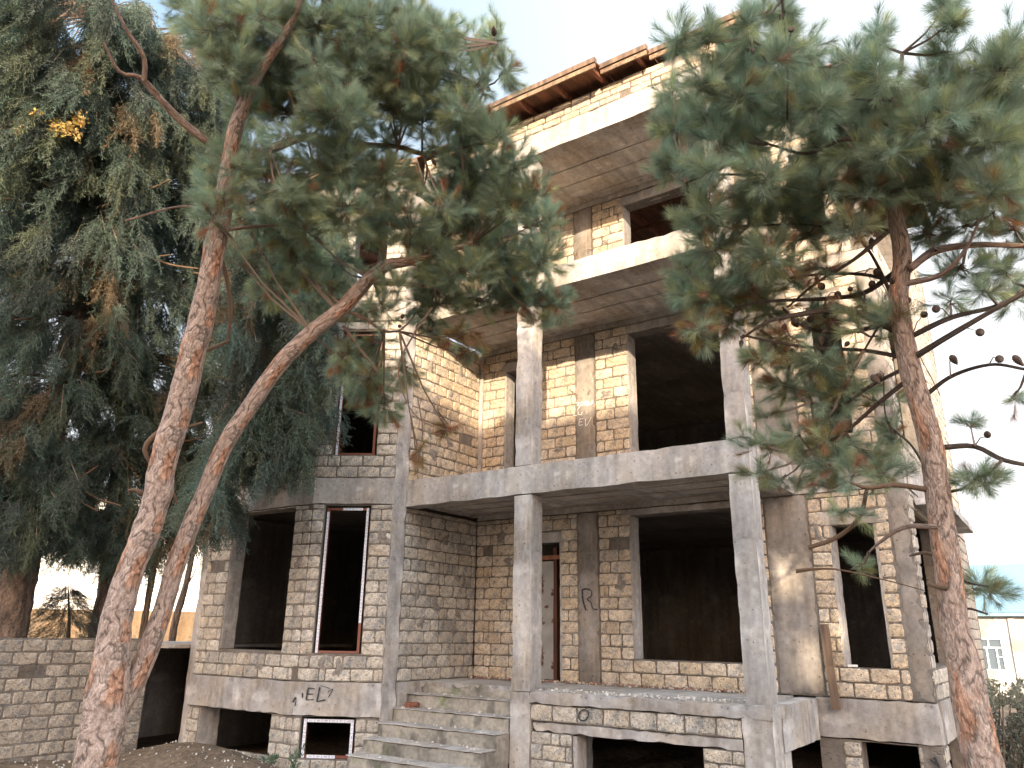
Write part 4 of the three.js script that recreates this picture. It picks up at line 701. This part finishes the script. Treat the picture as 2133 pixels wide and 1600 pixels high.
  for (const [x, y, a, b, w, k] of [[2000, 560, 70, 40, 0.02, 0.7], [2085, 560, 56, 46, 0.02, 0.7], [1980, 625, 40, 22, 0.02, 0.6], [1740, 820, 60, 36, 0.25, 0.8], [1640, 800, 60, 44, 0.3, 0.8], [1700, 940, 90, 30, 0.1, 0.8], [1800, 945, 90, 32, 0.06, 0.9], [1590, 740, 50, 30, 0.35, 0.7], [1760, 760, 50, 30, 0.25, 0.6], [1700, 1010, 60, 30, 0.06, 0.6], [1860, 900, 46, 40, 0.1, 0.6], [2110, 620, 50, 40, 0.02, 0.7], [2050, 600, 50, 30, 0.02, 0.7], [1930, 480, 60, 40, 0.1, 0.9], [2010, 470, 60, 40, 0.05, 0.9], [1660, 900, 50, 30, 0.15, 0.5], [1840, 985, 60, 30, 0.05, 0.7], [2035, 1000, 64, 36, 0.05, 1.1], [2045, 1225, 62, 30, 0.04, 1.1], [1760, 1065, 60, 24, 0.05, 0.45], [1790, 1180, 30, 16, 0.1, 0.4], [1720, 670, 60, 24, 0.4, 0.5], [1640, 740, 46, 24, 0.5, 0.4], [1830, 700, 36, 20, 0.3, 0.3], [2110, 830, 30, 30, 0.2, 0.3], [2020, 880, 20, 10, 0.1, 0.4], [1600, 860, 30, 30, 0.3, 0.5], [1640, 700, 40, 20, 0.5, 0.4], [1780, 640, 40, 24, 0.4, 0.3]]) puff(F, x, y, a, b, D + rr(-0.2, 0.7), { from: near(x, y), warm: w, dens: k, droop: 0.15 });
  for (let i = 0; i < 54; i++) { const x = rr(1400, 2120), y = rr(90, 480); if (y < 230 - 0.1 * (x - 1400) && x < 1500) continue; if (x < 1440 && y > 380) continue; if (x > 1900 && y > 440) continue; puff(F, x, y, rr(36, 60), rr(32, 48), D + rr(-0.4, 0.9), { from: near(x, y), warm: y > 400 ? 0.2 : 0.03, dens: 0.5 }); }
  for (let i = 0; i < 36; i++) { const x = rr(1570, 1860), y = rr(620, 1010); puff(F, x, y, rr(30, 54), rr(20, 34), D + rr(-0.2, 0.7), { from: near(x, y), warm: 0.22, dens: 0.5 }); }
  const cn = [[1816, 586], [1802, 640], [1770, 645], [1752, 650], [1735, 646], [1708, 592], [1744, 566], [1700, 575], [1690, 668], [1670, 670], [1650, 668], [1635, 675], [1815, 495], [1800, 455], [1874, 712], [1768, 712], [1710, 700], [1712, 725], [1650, 725], [1545, 708], [1830, 780], [1815, 782], [1790, 690], [1925, 655], [1950, 640], [1862, 470], [1980, 740], [2110, 740], [2080, 745], [2058, 910], [1930, 310], [1915, 300], [1630, 40], [1570, 110], [1600, 150], [1500, 130], [1585, 165], [1650, 60], [1640, 95], [1825, 560], [1770, 600], [1745, 610], [1722, 655], [1695, 655], [1860, 590], [1895, 620], [2040, 690]];
  for (const [x, y] of cn) { const c = cone(t, x, y, D + rr(-0.05, 0.1)); F.twig(near(x, y), c.position, 0.006, -0.03); }
  F.build(t);
}
// ---- cypresses behind the boundary wall
const CYP = [[0.068, 0.115, 0.078], [0.06, 0.11, 0.085], [0.1, 0.128, 0.066], [0.08, 0.135, 0.098], [0.046, 0.072, 0.054]];
const skyHoles = [[140, 50, 40], [150, 80, 26], [245, 140, 22], [265, 190, 20], [12, 120, 12], [425, 95, 18], [12, 255, 14], [85, 790, 16], [160, 780, 12], [342, 760, 24], [350, 650, 14], [218, 840, 18], [88, 205, 12], [430, 110, 18]];
function cypress(label, d, trunkPts, regions, seed, bare = 16) {
  const t = thing('cypress_tree', label, 'tree', 'dark cypresses behind the boundary wall'), F = new Foliage(SPRAY); seedTo(seed);
  const b = at(trunkPts[0][0], trunkPts[0][1], d), g0 = new THREE.Vector3(b.x, groundY(b.x, b.z) - 0.1, b.z);
  mesh('trunk', tube([g0, ...poly(trunkPts, d)], [trunkPts[0][2] / 2 * d / FPX * 1.15, ...rads(trunkPts, d)], { ring: 14, step: 0.08, lump: 0.08 }), M.barkGrey, t);
  for (const [x0, y0, x1, y1, n] of regions) {
    for (let i = 0; i < n; i++) {
      const px = rr(x0, x1), py = rr(y0, y1), dd = d + rr(-1.6, 1.6); if (skyHoles.some((h) => Math.hypot(px - h[0], (py - h[1])) < h[2] + 12)) continue;
      let q = trunkPts[0]; for (const w of trunkPts) if (Math.abs(w[1] - py + 60) < Math.abs(q[1] - py + 60)) q = w;
      const root = at(q[0], q[1] + rr(-30, 30), d), tip = at(px, py, dd), m = 7 + Math.floor(rnd() * 5), L = root.distanceTo(tip);
      if (L > 4.2) continue; F.twig(root, tip, 0.014, -0.12 * L);
      const tone = CYP[Math.floor(rnd() * CYP.length)], old = rnd() < 0.07;
      for (let k = 0; k < m; k++) {
        const f = 1 - 0.4 * Math.pow(rnd(), 1.5), p = root.clone().lerp(tip, f); p.y += 0.2 * L * f * (1 - f); p.add(new THREE.Vector3(gauss() * 0.12, gauss() * 0.08, gauss() * 0.12));
        const out = tip.clone().sub(root).setY(0).normalize(), e = new THREE.Euler(out.z * -rr(0.1, 0.7) + gauss() * 0.25, rr(0, 6.28), out.x * rr(0.1, 0.7) + gauss() * 0.25), kk = rr(0.75, 1.3);
        F.add(p, new THREE.Quaternion().setFromEuler(e), rr(0.95, 1.5), old ? lin(0.16, 0.11, 0.05) : lin(tone[0] * kk, tone[1] * kk, tone[2] * kk));
      }
    }
  }
  for (let i = 0; i < bare; i++) {                               // bare lower limbs
    const q = trunkPts[2 + Math.floor(rnd() * (trunkPts.length - 5))], sx = rnd() < 0.5 ? -1 : 1, len = rr(90, 230), dy = rr(-50, 60);
    limb(t, 'limb', [[q[0], q[1], 9], [q[0] + sx * len * 0.4, q[1] + dy * 0.2 - 14, 7], [q[0] + sx * len * 0.75, q[1] + dy * 0.6, 5], [q[0] + sx * len, q[1] + dy, 3]].map((w, j) => [...w, d - 0.5 * j]), d, M.deadwood, { ring: 6, step: 0.12 });
  }
  F.build(t); return t;
}
cypress('broad dark cypress with leaning thick trunk over the boundary wall', 17, [[15, 1320, 84], [38, 1180, 82], [72, 1020, 74], [105, 900, 60], [132, 790, 54], [165, 660, 46], [190, 540, 38], [188, 420, 30], [200, 300, 24], [205, 150, 18], [205, 20, 12]],
  [[-60, -40, 330, 240, 260], [-60, 240, 330, 520, 310], [-60, 520, 300, 800, 170], [-60, 800, 200, 1150, 190]], 501);
cypress('straight trunked cypress rising behind the fork of the pine', 17.8, [[212, 1310, 52], [232, 1200, 48], [243, 1080, 46], [256, 930, 40], [268, 760, 36], [280, 560, 30], [292, 400, 24], [300, 240, 18], [310, 90, 12]],
  [[200, 60, 520, 380, 240], [180, 380, 560, 700, 250], [150, 700, 500, 1000, 200], [120, 1000, 420, 1150, 110]], 502);
cypress('slender cypress hanging its sprays before the bay upper windows', 13.6, [[250, 1490, 14], [288, 1405, 14], [316, 1335, 14], [343, 1262, 14], [364, 1187, 14], [392, 1112, 14], [434, 1005, 14], [470, 850, 20], [520, 700, 18], [560, 540, 14], [580, 420, 10]],
  [[480, 430, 720, 640, 110], [480, 640, 700, 860, 100], [470, 860, 650, 960, 60], [400, 960, 500, 1080, 30]], 503, 0);
for (const [lab, pts, d] of [['thin bare dark sapling stem standing behind the boundary wall', [[300, 1300, 15], [318, 1190, 14], [330, 1090, 12], [336, 960, 9]], 17.2], ['bent bare sapling stem rising behind the added lean-to roof', [[366, 1290, 16], [384, 1230, 14], [402, 1150, 11], [420, 1060, 7]], 24]]) {
  const b = at(pts[0][0], pts[0][1], d), t = thing('sapling', lab, 'tree'); mesh('trunk', tube([new THREE.Vector3(b.x, groundY(b.x, b.z), b.z), ...poly(pts, d)], [0.08, ...rads(pts, d)], { ring: 8 }), M.barkGrey, t);
  mesh('limb', tube([at(pts[1][0], pts[1][1], d), at(pts[1][0] + 22, pts[1][1] - 40, d + 0.1), at(pts[1][0] + 30, pts[1][1] - 66, d + 0.1)], [0.025, 0.018, 0.01], { ring: 6 }), M.barkGrey, t);
}
{ // young conifer with yellow-green tips and a spray of yellow leaves
  const t = thing('young_thuja', 'small young conifer showing above the boundary wall', 'tree'), F = new Foliage(SPRAY); seedTo(520); const D = 17.5, top = at(142, 1215, D), bot = at(142, 1330, D);
  mesh('trunk', tube([new THREE.Vector3(bot.x, groundY(bot.x, bot.z), bot.z), bot, top], [0.05, 0.04, 0.008], { ring: 7 }), M.barkGrey, t);
  for (let i = 0; i < 240; i++) { const f = rnd(), p = bot.clone().lerp(top, f), r = (1 - f) * 0.75 * Math.sqrt(rnd()) + 0.04, a = rr(0, 6.28); p.x += Math.cos(a) * r; p.z += Math.sin(a) * r; F.add(p, new THREE.Quaternion().setFromEuler(new THREE.Euler(Math.sin(a) * -1.1, 0, Math.cos(a) * 1.1)), rr(0.5, 0.8), lin(0.035, 0.05, 0.035)); }
  F.build(t);
}
{ const t = thing('yellow_branch', 'sprig of yellow autumn leaves among the dark cypress sprays', 'branch'), F = new Foliage([(() => { const g = new THREE.BufferGeometry(); g.setAttribute('position', new THREE.Float32BufferAttribute([0, 0, 0, 0.018, 0.03, 0.003, 0, 0.062, 0, 0, 0, 0, 0, 0.062, 0, -0.018, 0.03, 0.003], 3)); g.computeVertexNormals(); return g; })()]); seedTo(530);
  const D = 15.5, root = at(-20, 250, D); F.twig(root, at(120, 262, D), 0.014); F.twig(at(60, 255, D), at(175, 240, D), 0.01);
  for (const [x, y, a, b, n] of [[130, 265, 45, 26, 300], [165, 250, 22, 24, 180], [75, 235, 26, 10, 70], [160, 285, 16, 14, 50], [38, 270, 12, 14, 40]]) for (let i = 0; i < n; i++) { const p = at(x + gauss() * a * 0.6, y + gauss() * b * 0.6, D + rr(-0.3, 0.3)); F.add(p, new THREE.Quaternion().setFromEuler(new THREE.Euler(rr(0, 6), rr(0, 6), rr(0, 6))), rr(0.8, 1.3), lin(rr(0.5, 0.7), rr(0.36, 0.46), rr(0.08, 0.14))); }
  F.build(t); }
// ---- weeds by the low window, bush beyond the leaning pine
const LEAF = (() => { const g = new THREE.BufferGeometry(); g.setAttribute('position', new THREE.Float32BufferAttribute([0, 0, 0, 0.02, 0.035, 0.006, 0, 0.08, 0.004, 0, 0, 0, 0, 0.08, 0.004, -0.02, 0.035, 0.006], 3)); g.computeVertexNormals(); return g; })();
for (const [x, z, h, n, lab] of [[-3.0, 1.35, 0.45, 90, 'small leafy weed growing in front of the framed basement window'], [-3.45, 1.5, 0.22, 110, 'low green weed at the foot of the bay corner']]) {
  const t = thing('weed', lab, 'plant'), F = new Foliage([LEAF]); seedTo(540 + n); const gy = groundY(x, z), y0 = Math.max(gy, -1.3);
  for (let s = 0; s < 5; s++) { const a = rr(0, 6.28), tip = new THREE.Vector3(x + Math.cos(a) * 0.16, y0 + h * rr(0.6, 1.1), z + Math.sin(a) * 0.12), b = new THREE.Vector3(x, gy, z); F.twig(b, tip, 0.006); for (let i = 0; i < n / 5; i++) F.add(b.clone().lerp(tip, rr(0.3, 1)).add(new THREE.Vector3(gauss() * 0.03, gauss() * 0.02, gauss() * 0.03)), new THREE.Quaternion().setFromEuler(new THREE.Euler(rr(-1.3, 1.3), rr(0, 6), rr(-1.3, 1.3))), rr(0.4, 0.9), lin(0.08, rr(0.12, 0.2), 0.08)); }
  F.build(t);
}
{
  const t = thing('bush', 'grey green bush in front of the blue roofed building', 'bush'), F = new Foliage([LEAF]); seedTo(560); const D = 17;
  for (let s = 0; s < 26; s++) { const b = at(rr(2040, 2150), 1640, D + rr(-1, 1)); b.y = groundY(b.x, b.z); F.twig(b, at(rr(2035, 2160), rr(1420, 1500), D + rr(-1, 1)), 0.02); }
  for (let i = 0; i < 9000; i++) { const px = rr(2030, 2190), top = 1405 + 25 * noise3(px * 0.05, 1, 2), py = top + Math.pow(rnd(), 0.9) * 230; if (noise3(px * 0.045, py * 0.05, 7) > 0.38) continue; const k = rr(0.7, 1.5); F.add(at(px, py, D + rr(-1.2, 1.2)), new THREE.Quaternion().setFromEuler(new THREE.Euler(rr(0, 6), rr(0, 6), rr(0, 6))), rr(0.6, 1.4), py < top + 60 ? lin(0.17 * k, 0.18 * k, 0.13 * k) : lin(0.1 * k, 0.115 * k, 0.085 * k)); }
  F.build(t);
}

// ------------------------------------------------------------------ neighbouring buildings
function win(parent, w, h, x, y, z, bars) {                       // framed window set on a wall facing +z
  const g = group('window', parent); g.position.set(x, y, z);
  mesh('pane', cbox(-w / 2, w / 2, 0, h, -0.03, 0, 1, 0, 0), M.glass, g);
  for (const b of [[-w / 2 - 0.05, -w / 2 + 0.03, -0.05, h + 0.05], [w / 2 - 0.03, w / 2 + 0.05, -0.05, h + 0.05], [-w / 2 + 0.031, w / 2 - 0.031, -0.05, 0.03], [-w / 2 + 0.031, w / 2 - 0.031, h - 0.03, h + 0.05], ...bars]) mesh('frame_bar', cbox(b[0], b[1], b[2], b[3], 0.003, 0.06, 1, 0, 0.004), M.pvc, g);
  return g;
}
{
  const B = thing('low_building', 'low white building with blue metal roof seen past the leaning pine', 'building'); B.position.set(3.0, -1.5, -30);
  mesh('wall', cbox(0, 16, 0, 3.25, -8, 0, 2, 0.003), M.plaster, B);
  for (let i = 0; i < 5; i++) mesh('pilaster', cbox(2.02 + i * 2.6 - 0.12, 2.02 + i * 2.6 + 0.12, 0, 3.2, 0.003, 0.1, 1, 0.002), M.plaster, B);
  for (let i = 0; i < 5; i++) win(B, 1.0, 1.25, 1.05 + i * 2.0 + (i ? 0.4 : 0), 1.1, 0.01, [[-0.12, -0.06, 0.03, 0.86], [0.24, 0.3, 0.03, 0.86], [-0.469, 0.469, 0.862, 0.92], [-0.02, 0.04, 0.922, 1.22], [0.302, 0.469, 0.5, 0.54]]);
  mesh('gutter', cbox(-0.3, 16.3, 3.26, 3.4, 0.1, 0.45, 2, 0.003), M.blueRoof, B);
  const sh = new THREE.Shape([new THREE.Vector2(0.42, 3.41), new THREE.Vector2(-4, 5.75), new THREE.Vector2(-8.4, 3.41)]), rg = new THREE.ExtrudeGeometry(sh, { depth: 16.6, bevelEnabled: false }); rg.rotateY(Math.PI / 2); rg.scale(1, 1, -1); const ix = rg.index; rg.computeVertexNormals(); rg.translate(-0.3, 0, 0);
  const rr_ = mesh('roof', rg, M.blueRoof, B); rr_.material = M.blueRoof.clone(); rr_.material.side = THREE.DoubleSide;
  const c = at(2118, 1592, 22), s = mesh('blue_sheet', cbox(-0.5, 0.6, -1, 0.12, -0.03, 0.03, 1, 0.004), M.blueSheet); s.position.set(c.x, c.y, c.z); tagTop(s, 'blue metal sheet below the grey green bush', 'sheet');
}
{
  const B = thing('white_building', 'sunlit white building behind the boundary wall and cypress trunks', 'building'), c = at(215, 1290, 34); B.position.set(c.x, -1.5, c.z); B.rotation.y = 0.75;
  mesh('wall', cbox(-16, 16, 0, 7.2, -8, 0, 3, 0.003), M.whitewall, B);
  for (let i = 0; i < 7; i++) win(B, 1.2, 1.5, -12.6 + i * 4.1, 4.2, 0.01, [[-0.03, 0.03, 0.03, 1.47]]);
  mesh('ledge', cbox(-16.1, 16.1, 3.3, 3.45, 0.002, 0.16, 3, 0.003), M.whitewall, B);
  mesh('plinth', cbox(-16.05, 16.05, 0, 2.9, 0.003, 0.2, 3, 0.003), M.tan, B);
}
// added unseen wall: blocks sun from the lower storeys, openings placed to cast sun patches
{
  const B = thing('added_sun_blocker', 'added unseen wall that blocks the sun, with small openings casting sun patches', 'wall'); B.position.set(0, -1.2, 27);
  const holes = [[20.15, 20.75, 9.75, 10.4], [20.45, 20.95, 8.5, 9.15], [21.0, 21.4, 9.1, 9.5]], us = [3, ...holes.flatMap((h) => [h[0], h[1]]), 33].sort((a, b) => a - b), geos = [];
  for (let i = 0; i < us.length - 1; i++) { const m = (us[i] + us[i + 1]) / 2, vs = [0, ...holes.filter((h) => m > h[0] && m < h[1]).sort((a, b) => a[2] - b[2]).flatMap((h) => [h[2], h[3]]), 13.1]; for (let k = 0; k < vs.length; k += 2) geos.push(cbox(us[i], us[i + 1], vs[k], vs[k + 1], 0, 0.3, 6, 0, 0)); }
  mesh('wall_core', mergeGeometries(geos), M.tan, B);
}
renderer.render(scene, camera);
